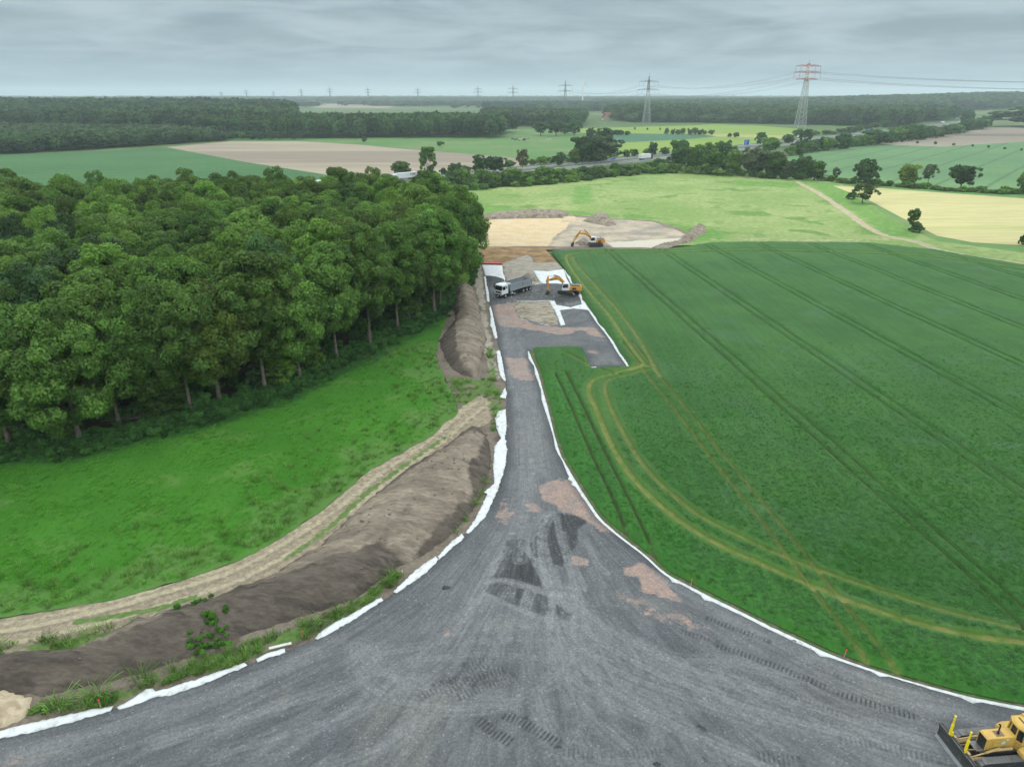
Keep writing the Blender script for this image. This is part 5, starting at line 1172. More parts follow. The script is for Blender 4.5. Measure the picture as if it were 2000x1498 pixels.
mb.build('lift_cylinder', m_tan, D0)
mb = MB(); mb.box((1.55, 0, 1.0), (.55, .86, .06)); mb.build('step_plate', m_shoe, D0)
mb = MB(); mb.bar((2.75, .25, 1.05), (1.2, .32, 1.0), .07); mb.bar((2.75, -.25, .9), (1.2, -.30, .95), .06); mb.build('hydraulic_hose', m_rust, D0)
mb = MB()
for s in (1, -1): mb.tube((.75, s * .62, 1.2), (-.6, s * .72, 1.38), .10, .09, 10); mb.tube((.75, s * .62, 1.2), (1.0, s * .60, 1.16), .05, .05, 8)
mb.build('tilt_cylinder', m_tan, D0)
mb = MB(); mb.prism([(-2.2, .5), (-2.0, 1.5), (-1.6, 1.5), (-1.6, .5)], -.6, .6); mb.build('rear_housing', m_yel, D0, .03)

# ---- excavators
def excavator(loc, yaw, uyaw, label, boom, stick, bucket, word=None, z=.1):
    r = empty('excavator', (*loc, z), yaw, label, 'excavator')
    U = Matrix.Rotation(uyaw, 3, 'Z')
    tr = []
    for s in (1, -1): tr.append(crawler(r, -1.85, 1.85, s * 1.22, .6, .46, .21))
    cb = MB().box((0, 0, .72), (2.6, 1.9, .42)).build('car_body', m_dark, r, .03); tr.append(cb)
    for t in tr: t.rotation_euler.z = uyaw
    MB().tube((0, 0, .9), (0, 0, 1.12), .75, .75, 20).build('slew_ring', m_dark, r)
    MB().box((-.35, 0, 1.2), (3.9, 2.7, .16)).build('deck', m_dark, r, .02)
    mb = MB(); pl = [(-2.95, -.9), (-2.75, -1.25), (-1.75, -1.4), (-1.75, 1.4), (-2.75, 1.25), (-2.95, .9)]; slab(mb, pl, 1.1, 2.2, .98, -2.2); mb.build('counterweight', m_orange, r, .08)
    mb = MB()
    for s in (1, -1): mb.box((-.85, s * 1.16, 1.72), (1.75, .45, .88))
    mb.box((-.8, 0, 1.7), (1.7, 1.8, .8)); sp_ = mb.build('side_panel', m_orange, r, .04)
    mb = MB()
    for s in (1, -1): mb.box((-1.05, s * 1.395, 1.68), (.9, .03, .5))
    mb.build('vent', m_black, sp_)
    mb = MB(); mb.prism([(-2.7, 2.2), (-2.5, 2.42), (-.6, 2.42), (-.3, 2.2)], -1.1, 1.1); mb.tube((-1.5, -.5, 2.4), (-1.5, -.5, 2.85), .09, .09, 10); mb.build('engine_cover', m_gtop, r, .04)
    mb = MB(); mb.prism([(.05, 1.28), (1.75, 1.28), (1.95, 1.75), (1.85, 2.4), (1.55, 3.0), (.05, 3.0)], .42, 1.38); cab_ = mb.build('cab', m_white, r, .05)
    for y in (1.395, .405): MB().prism([(.45, 1.95), (1.72, 1.95), (1.74, 2.35), (1.5, 2.84), (.45, 2.84)], y - .012, y + .012).build('side_window', m_glass, cab_)
    mb = MB(); mb.prism([(1.99, 1.80), (1.89, 2.42), (1.60, 2.94), (1.58, 2.92), (1.85, 2.4), (1.94, 1.8)], .5, 1.3); mb.build('windscreen', m_glass, cab_)
    mb = MB(); mb.box((.9, .9, 3.03), (1.4, .85, .06)); mb.build('roof_hatch', m_gtop if uyaw > 9 else m_white, cab_, .02)
    mb = MB(); mb.box((.75, -.95, 1.6), (1.6, .75, .65)); mb.build('storage_box', m_orange, r, .04)
    # boom, stick: side profiles in x,z given as centre line and half depth
    def arm(name, pts, hw, mat, par):
        P_ = [np.array(p[:2], float) for p in pts]; up = []; dn = []
        for i, p in enumerate(P_):
            t = P_[min(i + 1, len(P_) - 1)] - P_[max(i - 1, 0)]; t /= np.linalg.norm(t); n_ = np.array([-t[1], t[0]]); up.append(p + n_ * pts[i][2]); dn.append(p - n_ * pts[i][2])
        return MB().prism([tuple(p) for p in up + dn[::-1]], -hw - .08, hw - .08).build(name, mat, par, .03)
    bo = arm('boom', boom, .24, m_orange, r)
    stx = arm('stick', stick, .18, m_orange, r)
    k = len(boom) // 2; mb = MB()
    for s in (-.42, .26): mb.tube((.75, s, 1.45), (boom[k][0] - .1, s, boom[k][1] - .25), .1, .07, 10)
    mb.build('boom_cylinder', m_dark, r)
    mb = MB(); mb.tube((boom[k][0], -.08, boom[k][1] + .5), ((boom[k][0] * .45 + stick[0][0] * .55), -.08, stick[0][1] + .25), .11, .11, 10); mb.tube((boom[k][0], -.08, boom[k][1] + .5), (stick[0][0], -.08, stick[0][1]), .055, .055, 8); mb.build('stick_cylinder', m_gtop, r)
    mb = MB(); mb.tube((stick[1][0] + .3, -.08, stick[1][1]), (bucket[0][0] + .25, -.08, bucket[0][1] + .35), .085, .06, 8); mb.build('bucket_cylinder', m_dark, r)
    mb = MB(); mb.prism(bucket, -.72, .56); bk = mb.build('bucket', m_dark, r, .02)
    mb = MB(); bx = bucket[-2]
    for i in range(5): mb.box((bx[0], -.62 + i * .27, bx[1] - .05), (.16, .09, .16))
    mb.build('teeth', m_steel, bk)
    if word: text_part('lettering', word, .42, (boom[k][0] * .5 + boom[-1][0] * .5, .175, boom[k][1] * .5 + boom[-1][1] * .5), (math.radians(90), math.radians(-(math.degrees(math.atan2(boom[k][1] - boom[-1][1], boom[-1][0] - boom[k][0])))), math.pi), m_black, bo, .012)
    return r
ex, ey = G(1113, 577)
excavator((ex - .2, ey + .6), math.radians(183), math.radians(-38 - 183), 'orange yellow excavator with white cab reaching over the gravel beside the tipper truck', 
          [(.55, 1.55, .22), (1.3, 2.9, .32), (2.3, 3.85, .42), (3.4, 4.0, .33), (5.3, 3.45, .2)], [(5.05, 4.5, .14), (5.25, 3.5, .27), (5.05, 1.9, .2), (4.95, .95, .12)], [(4.85, 1.05), (5.2, .95), (5.75, .2), (5.7, -.35), (5.1, -.15), (4.75, .35)], 'LIEBHERR')
ex, ey = G(1163, 481)
excavator((ex, ey), math.radians(180), math.radians(2), 'orange yellow excavator with white cab parked on the sandy diggings at the wheat edge',
          [(.55, 1.55, .22), (1.5, 2.6, .34), (2.5, 3.5, .42), (3.6, 3.85, .33), (5.4, 4.0, .2)], [(4.95, 4.9, .14), (5.35, 4.0, .3), (6.3, 2.3, .2), (7.2, 1.2, .13)], [(7.0, 1.3), (7.4, 1.1), (7.9, .35), (7.7, -.1), (7.1, .1), (6.8, .6)], None)

# ---- tipper truck
fx, fy = np.array(G(987, 583.5)); h = np.array([-6.1, -7.2]); h /= np.linalg.norm(h); lf = np.array([-h[1], h[0]])
pos = np.array([fx, fy]) - h * 4.75 - lf * 1.1
T0 = empty('tipper_truck', (pos[0], pos[1], .13), math.atan2(h[1], h[0]), 'articulated tipper truck with white cab and grey body on the dark gravel', 'truck')
mb = MB(); mb.prism([(3.75, .95), (5.95, .95), (6.02, 1.5), (5.92, 2.2), (5.72, 3.12), (5.4, 3.28), (3.85, 3.28), (3.75, 3.1)], -1.18, 1.18); cab_ = mb.build('cab', m_white, T0, .06)
mb = MB(); mb.prism([(6.0, 2.0), (5.80, 2.98), (5.75, 2.97), (5.93, 2.0)], -1.06, 1.06); mb.build('windscreen', m_glass, cab_)
for s in (1, -1):
    for pr_ in ([(4.75, 2.05), (5.75, 2.05), (5.66, 2.85), (4.75, 2.9)], [(4.1, 2.25), (4.45, 2.25), (4.45, 2.85), (4.1, 2.85)]): MB().prism(pr_, s * 1.19 - .012, s * 1.19 + .012).build('side_window', m_glass, cab_)
mb = MB(); mb.box((6.02, 0, 1.5), (.06, 1.7, .42)); mb.build('grille', m_dark, cab_, .02)
mb = MB(); mb.box((5.85, 0, .72), (.5, 2.4, .5)); mb.box((4.9, 0, 1.0), (1.5, 2.42, .14)); mb.build('bumper', m_black, T0, .04)
for s in (1, -1):
    MB().box((6.11, s * .9, .78), (.04, .34, .16)).build('headlight', m_rim, T0, .02)
    mb = MB(); mb.box((5.85, s * 1.38, 2.55), (.14, .24, .6)); mb.bar((5.8, s * 1.2, 2.85), (5.85, s * 1.38, 2.85), .05); mb.build('mirror', m_black, cab_, .02)
MB().box((6.115, 0, .62), (.02, .52, .12)).build('number_plate', m_white, T0)
mb = MB(); mb.box((-.2, 0, .98), (10.0, .9, .28)); mb.box((2.9, .95, .8), (1.1, .5, .55)); mb.box((2.9, -.95, .8), (1.1, .5, .55)); mb.box((3.55, 0, 1.7), (.2, 1.8, 1.6)); mb.tube((3.45, .5, 1.0), (3.45, .5, 3.3), .14, .14, 10); mb.build('chassis', m_dark, T0, .02)
mb = MB(); mb.tube((2.9, 1.24, .82), (2.35, 1.24, .82), .28, .28, 14); mb.build('fuel_tank', m_steel, T0)
wheels(T0, (4.75,), (1.05, -1.05), .52, .34); wheels(T0, (1.55,), (.95, -.95), .52, .6); wheels(T0, (-1.9, -3.2, -4.5), (1.02, -1.02), .52, .42)
mb = MB()
for s in (1, -1): mb.prism([(1.0, .95), (1.1, 1.1), (2.0, 1.1), (2.1, .95), (2.0, 1.16), (1.1, 1.16)][::1], s * .95 - .33, s * .95 + .33)
mb.build('mudguard', m_black, T0)
bz0, bz1 = 1.35, 2.95; body = MB()
body.box((-1.0, 1.20, (bz0 + bz1) / 2), (8.2, .07, bz1 - bz0)); body.box((-1.0, -1.20, (bz0 + bz1) / 2), (8.2, .07, bz1 - bz0)); body.box((-1.0, 0, bz0 + .06), (8.2, 2.33, .1)); body.box((-5.06, 0, (bz0 + bz1) / 2), (.08, 2.33, bz1 - bz0)); body.prism([(3.05, 1.5), (3.32, 3.15), (3.4, 3.15), (3.13, 1.5)], -1.16, 1.16)
TB = body.build('tipper_body', m_greyb, T0, .015)
mb = MB()
for s in (1, -1):
    mb.box((-1.0, s * 1.25, bz1 - .03), (8.25, .12, .14)); mb.box((-1.0, s * 1.25, bz0 + .05), (8.25, .10, .14))
    for x in (3.0, -5.0): mb.box((x, s * 1.245, (bz0 + bz1) / 2), (.14, .1, bz1 - bz0 - .2))
mb.box((-5.12, 0, 1.9), (.08, 2.3, .1)); mb.box((-5.12, 0, 2.5), (.08, 2.3, .1)); mb.build('body_frame', m_greyb, TB, .01)
MB().box((-1.0, 0, bz0 + .2), (8.0, 2.3, .12)).build('load_residue', m_load, TB)
mb = MB(); mb.tube((2.9, -1.2, 3.02), (-4.9, -1.2, 3.02), .11, .11, 10); mb.build('rolled_tarpaulin', m_gtop, TB)
mb = MB(); mb.prism([(2.5, 3.12), (3.45, 3.22), (3.45, 3.16), (2.5, 3.06)], -1.1, 1.1); mb.build('front_canopy', m_white, TB)
text_part('logo', 'F', 1.05, (-1.6, 1.262, 2.12), (math.radians(90), 0, math.pi), m_redp, TB, .035)

# ---- motorway traffic
def lorry(x, o_, west, cabm, boxm, label, L=13.0, word=None, cat='lorry'):
    y = float(np.polyval(cf, x)); sl = float(np.polyval(np.polyder(cf), x)); a = math.atan(sl)
    n_ = np.array([-math.sin(a), math.cos(a)]); p = np.array([x, y]) + n_ * o_
    r = empty('lorry', (p[0], p[1], .12), a + (math.pi if west else 0), label, cat)
    f = L / 2 + 1.4
    mb = MB(); mb.prism([(f - 2.2, .8), (f, .8), (f + .02, 1.6), (f - .15, 2.9), (f - .55, 3.6), (f - 2.2, 3.75)], -1.2, 1.2); cb = mb.build('cab', cabm, r, .06)
    mb = MB(); mb.prism([(f + .03, 1.75), (f - .13, 2.85), (f - .2, 2.85), (f - .05, 1.75)], -1.08, 1.08)
    for s in (1, -1): mb.prism([(f - 1.3, 1.8), (f - .15, 1.8), (f - .25, 2.7), (f - 1.3, 2.75)], s * 1.21 - .012, s * 1.21 + .012)
    mb.build('windows', m_glass, cb)
    bx = MB().box((f - 2.6 - L / 2, 0, 2.55), (L, 2.5, 2.8)).build('trailer', boxm, r, .05)
    MB().box((f - 2.6 - L / 2 + .5, 0, .95), (L + 1, 1.0, .3)).build('chassis', m_dark, r)
    MB().box((f - .1, 0, .6), (.4, 2.4, .4)).build('bumper', m_dark, r, .03)
    wheels(r, (f - 1.2, f - 4.4), (1.05, -1.05), .5, .35); e = f - 2.6 - L; wheels(r, (e + 1.6, e + 2.9, e + 4.2), (1.05, -1.05), .5, .35)
    if word: text_part('lettering', word, 1.7, (e + 3.2, 1.262, 2.9), (math.radians(90), 0, math.pi), m_dark, bx, .03)
    return r
def car(x, o_, west, mat, label):
    y = float(np.polyval(cf, x)); sl = float(np.polyval(np.polyder(cf), x)); a = math.atan(sl); n_ = np.array([-math.sin(a), math.cos(a)]); p = np.array([x, y]) + n_ * o_
    r = empty('car', (p[0], p[1], .12), a + (math.pi if west else 0), label, 'car')
    MB().prism([(-2.2, .3), (-2.25, .8), (-2.0, .95), (1.0, .98), (2.1, .78), (2.25, .35)], -.88, .88).build('body', mat, r, .06)
    rf = MB().prism([(-1.9, .95), (-1.4, 1.45), (.2, 1.48), (1.05, .96)], -.76, .76).build('greenhouse', m_glass, r, .04)
    MB().box((-.6, 0, 1.49), (1.7, 1.4, .05)).build('roof', mat, rf, .02)
    wheels(r, (1.35, -1.35), (.8, -.8), .33, .22)
def mwx(px): 
    pr = [1000 + FPX * q[0] / (q[1] * CP + CAMH * SP) for q in MW]; return float(np.interp(px, pr, MW[:, 0]))
lorry(mwx(809), 8.5, True, m_white, m_white, 'white lorry with dark lettering on its trailer below the tall lone tree', 13.0, 'TON')
lorry(mwx(1243), -8.0, False, m_dark, m_white, 'grey white box lorry with a dark cab on the near lanes of the motorway', 12.5)
lorry(mwx(1711), 8.5, True, m_blue, m_blue, 'bright blue lorry on the motorway in front of the right wood', 12)
lorry(mwx(1771), 8.5, True, m_white, m_white, 'white lorry right behind the bright blue lorry', 11)
lorry(mwx(1852), 8.5, True, m_white, m_white, 'larger white lorry half hidden by the right motorway hedge', 13)
lorry(mwx(1868), -8, False, m_blue, m_blue, 'light blue lorry beside the larger white lorry', 8)
lorry(mwx(1937), 8.5, True, m_redp, m_white, 'pale lorry at the far right end of the motorway', 13)
lorry(mwx(1925), 12, True, m_blue, m_greyb, 'blue grey lorry at the far end beside the pale lorry', 13)
lorry(mwx(648), 8.0, True, m_white, m_white, 'white lorry just showing above the oak wood', 10)
lorry(mwx(1578), 8.5, True, m_white, m_white, 'white lorry peeping over the hedge below the red and white pylon', 8)
car(mwx(1212), 7.0, True, m_blue, 'dark blue car behind the box lorry on the far lanes')
car(mwx(1000), 6.5, True, m_white, 'white car on the far lanes left of the pasture'); car(mwx(1540), -6, False, m_white, 'white car on the near lanes right of the blue sign')
car(mwx(1675), -5.5, False, m_white, 'white car on the near lanes before the bright blue lorry'); car(mwx(1796), 7, True, m_white, 'white car between the two white lorries'); car(mwx(1150), -7, False, m_greyb, 'grey car on the near lanes left of the box lorry')
# ---- blue sign
sx, sy = G(1457, 291); r = empty('road_sign', (sx, sy, 0), 0, 'large blue motorway sign with white border rising above the trees', 'road sign')
w_ = 13 / PXM(sy) * 2.35; hs = w_ * .95; zb = HT(sy, 287); 
wp = 31 / PXM(sy) * .5; W_ = 13.0 / PXM(sy); 
bw, bh, zc = 11.5 / PXM(sy) * .95, 11.5 / PXM(sy) * .95, HT(sy, 278.5)
MB().box((0, 0, zc), (bw, .12, bh)).build('border', m_white, r, .05)
MB().box((0, -.08, zc), (bw * .9, .06, bh * .9)).build('panel', m_blue, r)
mb = MB(); mb.box((-bw * .16, -.13, zc - bh * .1), (bw * .07, .05, bh * .5)); mb.path([(-bw * .16, -.13, zc + bh * .12), (-bw * .08, -.13, zc + bh * .22), (bw * .12, -.13, zc + bh * .22)], [bw * .035] * 3, 6)
mb.build('symbol', m_white, r)
mb = MB()
for s in (1, -1): mb.tube((s * bw * .3, .12, -.3), (s * bw * .3, .12, zc + bh * .4), .14, .12, 8)
mb.build('posts', m_steel, r)

# ================================================================== PYLONS AND LINES
m_lat = plain('pylon_steel', (0.20, 0.215, 0.215), .6, .2); m_latl = plain('pale_pylon_steel', (0.42, 0.43, 0.42), .6, .2); m_rl = plain('red_pylon_paint', (0.55, 0.09, 0.07), .5); m_wl = plain('white_pylon_paint', (0.75, 0.75, 0.74), .5)
def seg_lattice(mb, z0, z1, w0, w1, n, t):
    for i in range(n):
        a0, a1 = z0 + (z1 - z0) * i / n, z0 + (z1 - z0) * (i + 1) / n; b0, b1 = w0 + (w1 - w0) * i / n, w0 + (w1 - w0) * (i + 1) / n
        c0 = [(s * b0 / 2, q * b0 / 2, a0) for s, q in ((1, 1), (1, -1), (-1, -1), (-1, 1))]; c1 = [(s * b1 / 2, q * b1 / 2, a1) for s, q in ((1, 1), (1, -1), (-1, -1), (-1, 1))]
        for k in range(4):
            mb.bar(c0[k], c1[k], t * 1.5); mb.bar(c0[k], c1[(k + 1) % 4], t * .8); mb.bar(c0[(k + 1) % 4], c1[k], t * .8); mb.bar(c1[k], c1[(k + 1) % 4], t * .7)
def arm_lattice(mb, z, half, hh, t, x0=0.0):
    for s in (1, -1):
        for q in (.9, -.9):
            mb.bar((s * x0, q, z), (s * half, 0, z), t); mb.bar((s * x0, q, z + hh), (s * half, 0, z + .3), t * .9)
        for k in range(5):
            a = x0 + (half - x0) * k / 5; c_ = x0 + (half - x0) * (k + 1) / 5
            mb.bar((s * a, 0, z), (s * c_, 0, z + hh * (1 - (k + 1) / 5) + .2), t * .7); mb.bar((s * c_, 0, z), (s * a, 0, z + hh * (1 - k / 5)), t * .7)
def pylon(x, y, H_, label, rz, t, arms, colour, base=11.0, neck=2.6, group=None, ground=0.0):
    r = empty('pylon', (x, y, ground), rz, label, 'pylon', group); tips = []
    z1 = H_ * (arms[0][0] if arms else .6)
    mb = MB(); seg_lattice(mb, 0, z1, base, neck * 1.35, 9, t); mb.build('mast', colour[0], r)
    mb = MB(); seg_lattice(mb, z1, H_ * arms[-1][0] + 1.5, neck * 1.35, neck * .8, 7, t); mb.build('upper_mast', colour[1], r)
    mb = MB(); seg_lattice(mb, H_ * arms[-1][0] + 1.5, H_ * .93, neck * .8, .9, 3, t * .9); mb.build('mast_peak', colour[1], r)
    mb = MB(); mb.tube((0, 0, H_ * .92), (0, 0, H_), t * .9, t * .5, 5); mb.build('tip', colour[2], r)
    for f, half, ins in arms:
        mb = MB(); arm_lattice(mb, H_ * f, half, 2.2, t * (1.05 if colour[2] is m_rl else 1.0), half * .34); c1 = mb.build('crossarm', colour[3], r)
        mb = MB(); arm_lattice(mb, H_ * f, half * .42, 2.6, t * 1.25, 0); mb.bar((0, 0, H_ * f - 2.8), (0, 0, H_ * f + 3.4), t * (8 if colour[2] is m_rl else 3.2)); mb.build('crossarm_root', colour[2], r)
        if ins:
            mb = MB()
            for s in (1, -1):
                for k in (1.0, .58): mb.tube((s * half * k, 0, H_ * f), (s * half * k, 0, H_ * f - ins), t * .55, t * .55, 5); tips.append((s * half * k, 0, H_ * f - ins))
            mb.build('insulator', m_lat, r)
    M_ = Matrix.Translation((x, y, ground)) @ Matrix.Rotation(rz, 4, 'Z'); return [M_ @ Vector(p) for p in tips]
A1 = pylon(*G(1562, 250), HT(G(1562, 250)[1], 117), 'tall red and white lattice pylon in the bright field at right', .10, .36, [(.715, 15.5, 0), (.815, 19, 7), (.905, 18, 7)], (m_latl, m_wl, m_rl, m_rl), 12, 3.2)
A2 = pylon(*G(1262, 242), HT(G(1262, 242)[1], 142), 'grey lattice pylon standing in the bright field right of centre', .05, .23, [(.665, 17, 6), (.82, 15, 5.5)], (m_latl, m_lat, m_lat, m_lat), 11, 2.8)
A3 = pylon(*G(1103, 222), HT(G(1103, 222)[1], 154), 'grey pylon rising from the dark wood left of the wind turbine', .05, .32, [(.64, 18, 6), (.80, 16, 5.5)], (m_lat,) * 4, 11, 2.8)
A4 = pylon(*G(1002, 212), HT(G(1002, 212)[1], 164), 'distant grey pylon above the middle of the photo', .05, .42, [(.64, 18, 6), (.80, 16, 5.5)], (m_lat,) * 4, 11, 3)
A5 = pylon(*G(934, 205), HT(G(934, 205)[1], 167), 'distant grey pylon left of the middle one', .05, .55, [(.64, 20, 6), (.80, 17, 5.5)], (m_lat,) * 4, 12, 3)
for px, D_, ty in [(817, 4100, 170), (720, 4200, 170), (646, 4400, 169.5), (590, 5000, 172), (535, 6000, 177), (483, 5000, 174), (434, 5200, 178)]:
    x = (px - 1000) / FPX * (D_ * CP + CAMH * SP)
    pylon(x, D_, HT(D_, ty), 'tiny pylon of the hazy row on the left horizon', .05, .8, [(.64, 20, 0), (.80, 17, 0)], (m_lat,) * 4, 12, 3, 'tiny pylons on the left horizon')
nx = Vector((1010, 760, 0)); A0 = [p + Vector((560, -330, -4)) for p in A1]
m_wire = plain('power_cable', (0.13, 0.14, 0.15), .5, .3)
def cables(P0, P1, sag, label, r_=.075):
    for a, c_ in zip(P0, P1):
        pts = [a.lerp(c_, t) - Vector((0, 0, sag * 4 * t * (1 - t))) for t in np.linspace(0, 1, 19)]
        MBx = MB().path(pts, [r_] * 19, 4); o = MBx.build('power_cable', m_wire); tag(o, label, 'cable', label + ' set')
cables(A1, A0, 14, 'power cable sagging from the red and white pylon to the right edge'); cables(A1, A2, 11, 'power cable between the red and white pylon and the grey pylon'); cables(A2, A3, 13, 'power cable between the two nearest grey pylons', .09)
# ---- wind turbines
def turbine(px, D_, hub, label, rot, tow=True):
    x = (px - 1000) / FPX * (D_ * CP + CAMH * SP); zh = HT(D_, hub)
    r = empty('wind_turbine', (x, D_, 0), .9, label, 'wind turbine'); MB().tube((0, 0, 0), (0, 0, zh), 3.0, 1.8, 12).build('tower', m_wl, r)
    MB().box((0, -1.5, zh + 1), (4, 9, 4)).build('nacelle', m_wl, r, .5)
    for k in range(3):
        a = rot + k * 2.094; d = Vector((math.sin(a), 0, math.cos(a))); MB().path([Vector((0, -6, zh + 1)), Vector((0, -6, zh + 1)) + d * 12, Vector((0, -6, zh + 1)) + d * 38], [1.0, 1.6, .4], 6).build('blade', m_wl, r)
turbine(1137.5, 3200, 162, 'white wind turbine on the horizon left of the grey pylon', 0.05); turbine(414, 7000, 163, 'faint wind turbine on the left horizon, right of its twin', -1.0); turbine(389, 7200, 168, 'faint wind turbine on the left horizon, left of its twin', -.35)

# ================================================================== BUILDINGS
m_rroof = plain('red_tiles', (0.24, 0.09, 0.07), .8, dirt=.2); m_wallw = plain('pale_render', (0.62, 0.60, 0.56), .85); m_brick = plain('brick_wall', (0.28, 0.12, 0.08), .9); m_groof = plain('grey_roof', (0.33, 0.33, 0.34), .7)
def house(px, by, wm, dm, hm, rm, wall, roof, label, rz=.3, D_=None):
    x, y = G(px, by) if D_ is None else ((px - 1000) / FPX * (D_ * CP + CAMH * SP), D_)
    r = empty('house', (x, y, float(terrain(x, y)) + .1), rz, label, 'house')
    wl_ = MB().box((0, 0, hm / 2), (wm, dm, hm)).build('wall', wall, r)
    rf = MB().prism([(-dm / 2 - .5, hm), (0, hm + rm), (dm / 2 + .5, hm)], -wm / 2 - .5, wm / 2 + .5).build('roof', roof, r); rf.rotation_euler.z = math.pi / 2
    MB().box((wm * .2, 0, hm + rm), (.9, .9, 1.6)).build('chimney', m_brick, rf).rotation_euler.z = 0
    for k in range(4): MB().box((-wm * .36 + k * wm * .24, -dm / 2 - .03, hm * .5), (1.3, .08, 1.4)).build('window', m_glass, r)
    MB().box((wm * .02, -dm / 2 - .03, 1.1), (1.2, .08, 2.1)).build('door', m_brick, r)
house(1190, 235.5, 22, 11, 6, 7, m_wallw, m_rroof, 'farmhouse with a large red roof behind the bright field', .5)
house(1181, 236, 9, 7, 4, 3, m_wallw, m_rroof, 'low pale outbuilding beside the red roofed farmhouse', .5)
house(1206, 200, 20, 12, 9, 6, m_wallw, m_groof, 'white house far off above the farm', .2)
house(368, 262, 16, 9, 5, 4, m_wallw, m_groof, 'pale house between the young wood and the tall wood', .4)
house(392, 262, 18, 9, 5, 5, m_brick, m_rroof, 'brick house with red roof right of the pale house', .2)
for i, (px, by, lb) in enumerate([(830, 201, 'long pale barn at the left of the distant hamlet'), (846, 202, 'pale barn in the middle of the distant hamlet'), (862, 202.5, 'pale barn right of the middle in the distant hamlet'), (873, 203, 'small pale house at the right end of the distant hamlet')]):
    house(px, by, 26 - 3 * i, 12, 5, 4, m_wallw, m_groof, lb, .1 * i)
house(1862, 222, 18, 9, 5, 4, m_wallw, m_rroof, 'pale house with red roof beyond the far end of the motorway', .2) if False else None

# ================================================================== COWS, STAKES, SMALL THINGS
m_cow = plain('white_cow_coat', (0.62, 0.58, 0.50), .8, dirt=.3, dcol=(.30, .2, .12), dscale=1.2); m_cowd = plain('dark_cow_coat', (0.06, 0.05, 0.045), .8, dirt=.2, dcol=(.4, .38, .34), dscale=1.2)
def cow_mesh(mat):
    mb = MB(); mb.path([(-1.0, 0, 1.12), (-.75, 0, 1.08), (0, 0, 1.0), (.6, 0, 1.05), (.85, 0, 1.15)], [.18, .36, .42, .38, .25], 10); mb.path([(.75, 0, 1.2), (1.15, 0, 1.3), (1.3, 0, 1.28), (1.6, 0, 1.05)], [.24, .17, .17, .1], 8)
    for x in (-.72, .6):
        for s in (.2, -.2): mb.path([(x, s, 1.0), (x + (.06 if x > 0 else -.08), s, .55), (x, s, 0)], [.15, .09, .07], 6)
    for s in (1, -1): mb.tube((1.2, s * .1, 1.38), (1.18, s * .3, 1.42), .06, .03, 5)
    mb.path([(-1.05, 0, 1.25), (-1.2, 0, .9), (-1.18, 0, .5)], [.04, .03, .05], 5)
    me = bpy.data.meshes.new('cow'); me.from_pydata(mb.v, [], mb.f); me.polygons.foreach_set('use_smooth', [True] * len(me.polygons)); me.update(); me.materials.append(mat); return me
cw, cd = cow_mesh(m_cow), cow_mesh(m_cowd)
for i in range(24):
    lone = i >= 22; px = RNG.uniform(995, 1033) if not lone else (1068, 1075)[i - 22]; py = RNG.uniform(273, 276.3) - (0 if lone else 0)
    white = lone or i % 5 in (0, 3); x, y = G(px, py, -.18); o = link('cow', cw if white else cd); o.location = (x, y, -.16); o.rotation_euler.z = RNG.uniform(0, 6.28); o.scale = (1.1,) * 3
    if lone: tag(o, ['white cow grazing apart from the herd, left of its companion', 'white cow grazing apart from the herd, right of its companion'][i - 22], 'cow', 'two cows apart')
    else: tag(o, 'pale cow in the herd on the pasture' if white else 'dark cow in the herd on the pasture', 'cow', 'cow herd pale' if white else 'cow herd dark')
m_wood = plain('stake_wood', (0.36, 0.26, 0.16), .8); m_redt = plain('red_marker_paint', (0.7, 0.06, 0.05), .5)
def stake(px, py, h_, lean, label, red=True):
    x, y = G(px, py, .1); r = empty('survey_stake', (x, y, .02), RNG.uniform(0, 6), label, 'stake'); r.rotation_euler = (lean, lean * .6, 0)
    MB().box((0, 0, h_ / 2), (.07, .07, h_)).build('post', m_wood, r); MB().box((0, 0, h_ - .1), (.085, .085, .22)).build('painted_tip', m_redt if red else m_white, r)
for a in [(1648, 1283, 1.0, .1, 'red tipped survey stake at the wheat edge near the bulldozer'), (1349, 1145, 1.0, .05, 'survey stake at the wheat edge beside the pink gravel patch'), (198, 1385, 1.2, .08, 'red survey stake at the lower left fabric edge'), (590, 1247, 1.2, .25, 'leaning survey stake below the dark berm face'), (1081.5, 588, 1.3, 0, 'white tipped survey stake beside the near excavator', False), (999, 589, 1.3, 0, 'white tipped survey stake in front of the tipper truck', False), (1138, 586, 1.0, 0, 'red tipped stake behind the near excavator'), (784, 1126, 1.1, .3, 'leaning pale stick below the dry end of the long berm', False)]: stake(*a)
def clod(px, py, s, label):
    x, y = G(px, py, .1); g = np.random.default_rng(int(px)); mb = MB(); 
    V = []; F = []
    for j in range(5):
        for i in range(9): a = 2 * math.pi * i / 9; t = j / 4 * math.pi / 2; q = g.uniform(.75, 1.2); V.append((math.cos(a) * math.cos(t) * s * q, math.sin(a) * math.cos(t) * s * .7 * q, math.sin(t) * s * .55 * q - .05))
    for j in range(4):
        for i in range(9): F.append((j * 9 + i, j * 9 + (i + 1) % 9, (j + 1) * 9 + (i + 1) % 9, (j + 1) * 9 + i))
    o = link('soil_clod', np_mesh('soil_clod', V, F), m_dark); o.location = (x, y, .14); tag(o, label, 'clod')
clod(871, 1149, .45, 'dark clod lying on the gravel left of the dark tongue'); clod(1283, 1492, .28, 'small dark clod at the bottom edge of the gravel')
MB_ = MB(); MB_.box((0, 0, .05), (1.9, .28, .07)); o = MB_.build('plank', m_wallw, None, .01); q = G(548, 1266); o.location = (q[0], q[1], .25); o.rotation_euler.z = .35; tag(o, 'pale plank lying by the fabric below the slope plants', 'plank')
g = random.Random(3); mb = MB(); q = G(262, 822)
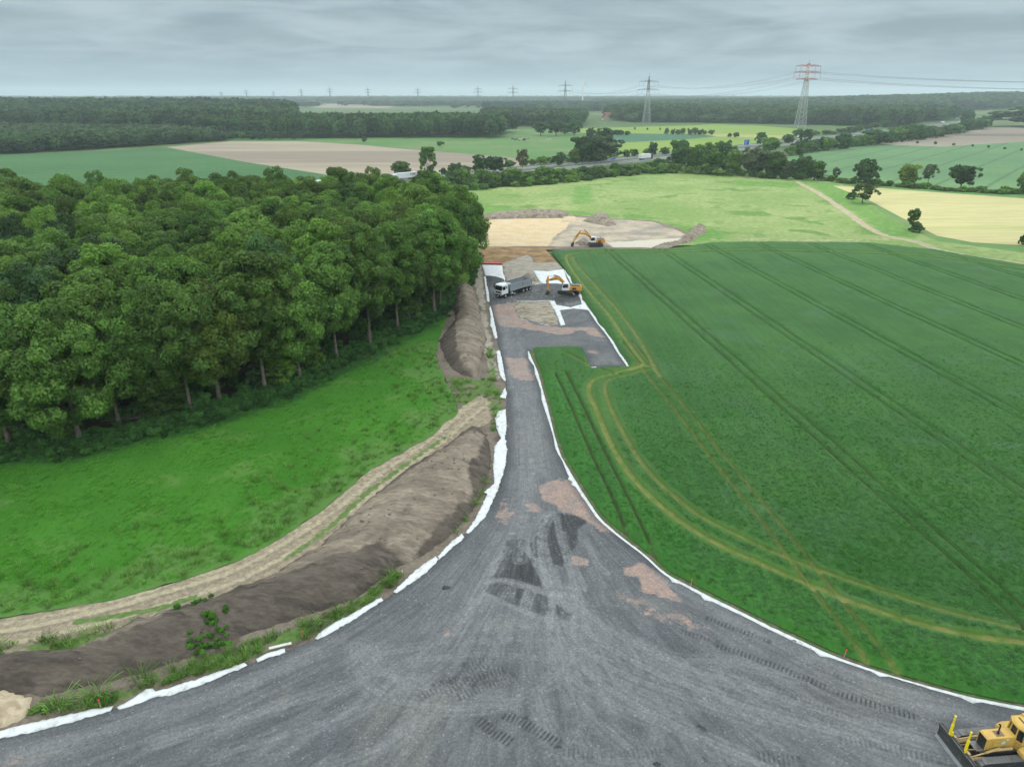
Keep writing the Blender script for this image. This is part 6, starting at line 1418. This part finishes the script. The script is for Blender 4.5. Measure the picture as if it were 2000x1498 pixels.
for i in range(60):
    a = g.uniform(-.5, .6); p = Vector((g.uniform(-3.2, 3.2), g.uniform(-1, 1), g.uniform(.1, .9))); d = Vector((math.cos(a), math.sin(a), g.uniform(-.15, .3))) * g.uniform(.6, 1.8); mb.tube(p - d, p + d, .05, .02, 5)
o = mb.build('brush_pile', m_bark); o.location = (q[0], q[1], .3); o.rotation_euler.z = .35; tag(o, 'brown brush pile of cut branches at the foot of the oak wood', 'brush pile')

# ================================================================== CLOUD OVERHEAD (with the gap that lets the sun reach the meadow) AND HAZE
CZ = 720.0; gap = Vector((75, 335, 0)) + SUN * (CZ / SUN.z)
m, b = newmat('cloud'); tc = b.n('ShaderNodeTexCoord').outputs['Object']
mp = b.n('ShaderNodeMapping', Vector=tc); mp.inputs['Rotation'].default_value = (0, 0, math.radians(-14)); mp.inputs['Scale'].default_value = (1 / 215, 1 / 125, 0)
dl = b.n('ShaderNodeVectorMath', dict(operation='LENGTH')); b.set(dl.inputs[0], mp.outputs[0])
dd = b.math('ADD', dl.outputs['Value'], b.math('MULTIPLY', b.math('SUBTRACT', b.noise(tc, .006, 5, .6), .5), 1.1))
gp_ = b.smooth(dd, .55, 1.25, 1.0, 0.0)
tr = b.n('ShaderNodeBsdfTransparent', Color=(1, 1, 1)); tl_ = b.n('ShaderNodeBsdfTranslucent', Color=(.86, .88, .90))
mx = b.n('ShaderNodeMixShader', i0=b.math('ADD', b.math('MULTIPLY', gp_, .36), .07), i1=tl_.outputs[0], i2=tr.outputs[0])
b.n('ShaderNodeOutputMaterial', Surface=mx.outputs[0])
o = link('cloud', np_mesh('cloud', [(-4200, -3200, 0), (4200, -3200, 0), (4200, 4600, 0), (-4200, 4600, 0)], [(0, 1, 2, 3)]), m); o.location = (gap.x, gap.y, CZ); o['kind'] = 'structure'
m, b = newmat('haze'); pv_ = b.n('ShaderNodeVolumePrincipled', Density=0.000125); pv_.inputs['Color'].default_value = (.80, .92, 1.0, 1); pv_.inputs['Anisotropy'].default_value = .2
b.n('ShaderNodeOutputMaterial', Volume=pv_.outputs[0])
hb = MB().box((0, 4700, 64.5), (25000, 19000, 132)).build('haze', m); hb['kind'] = 'stuff'
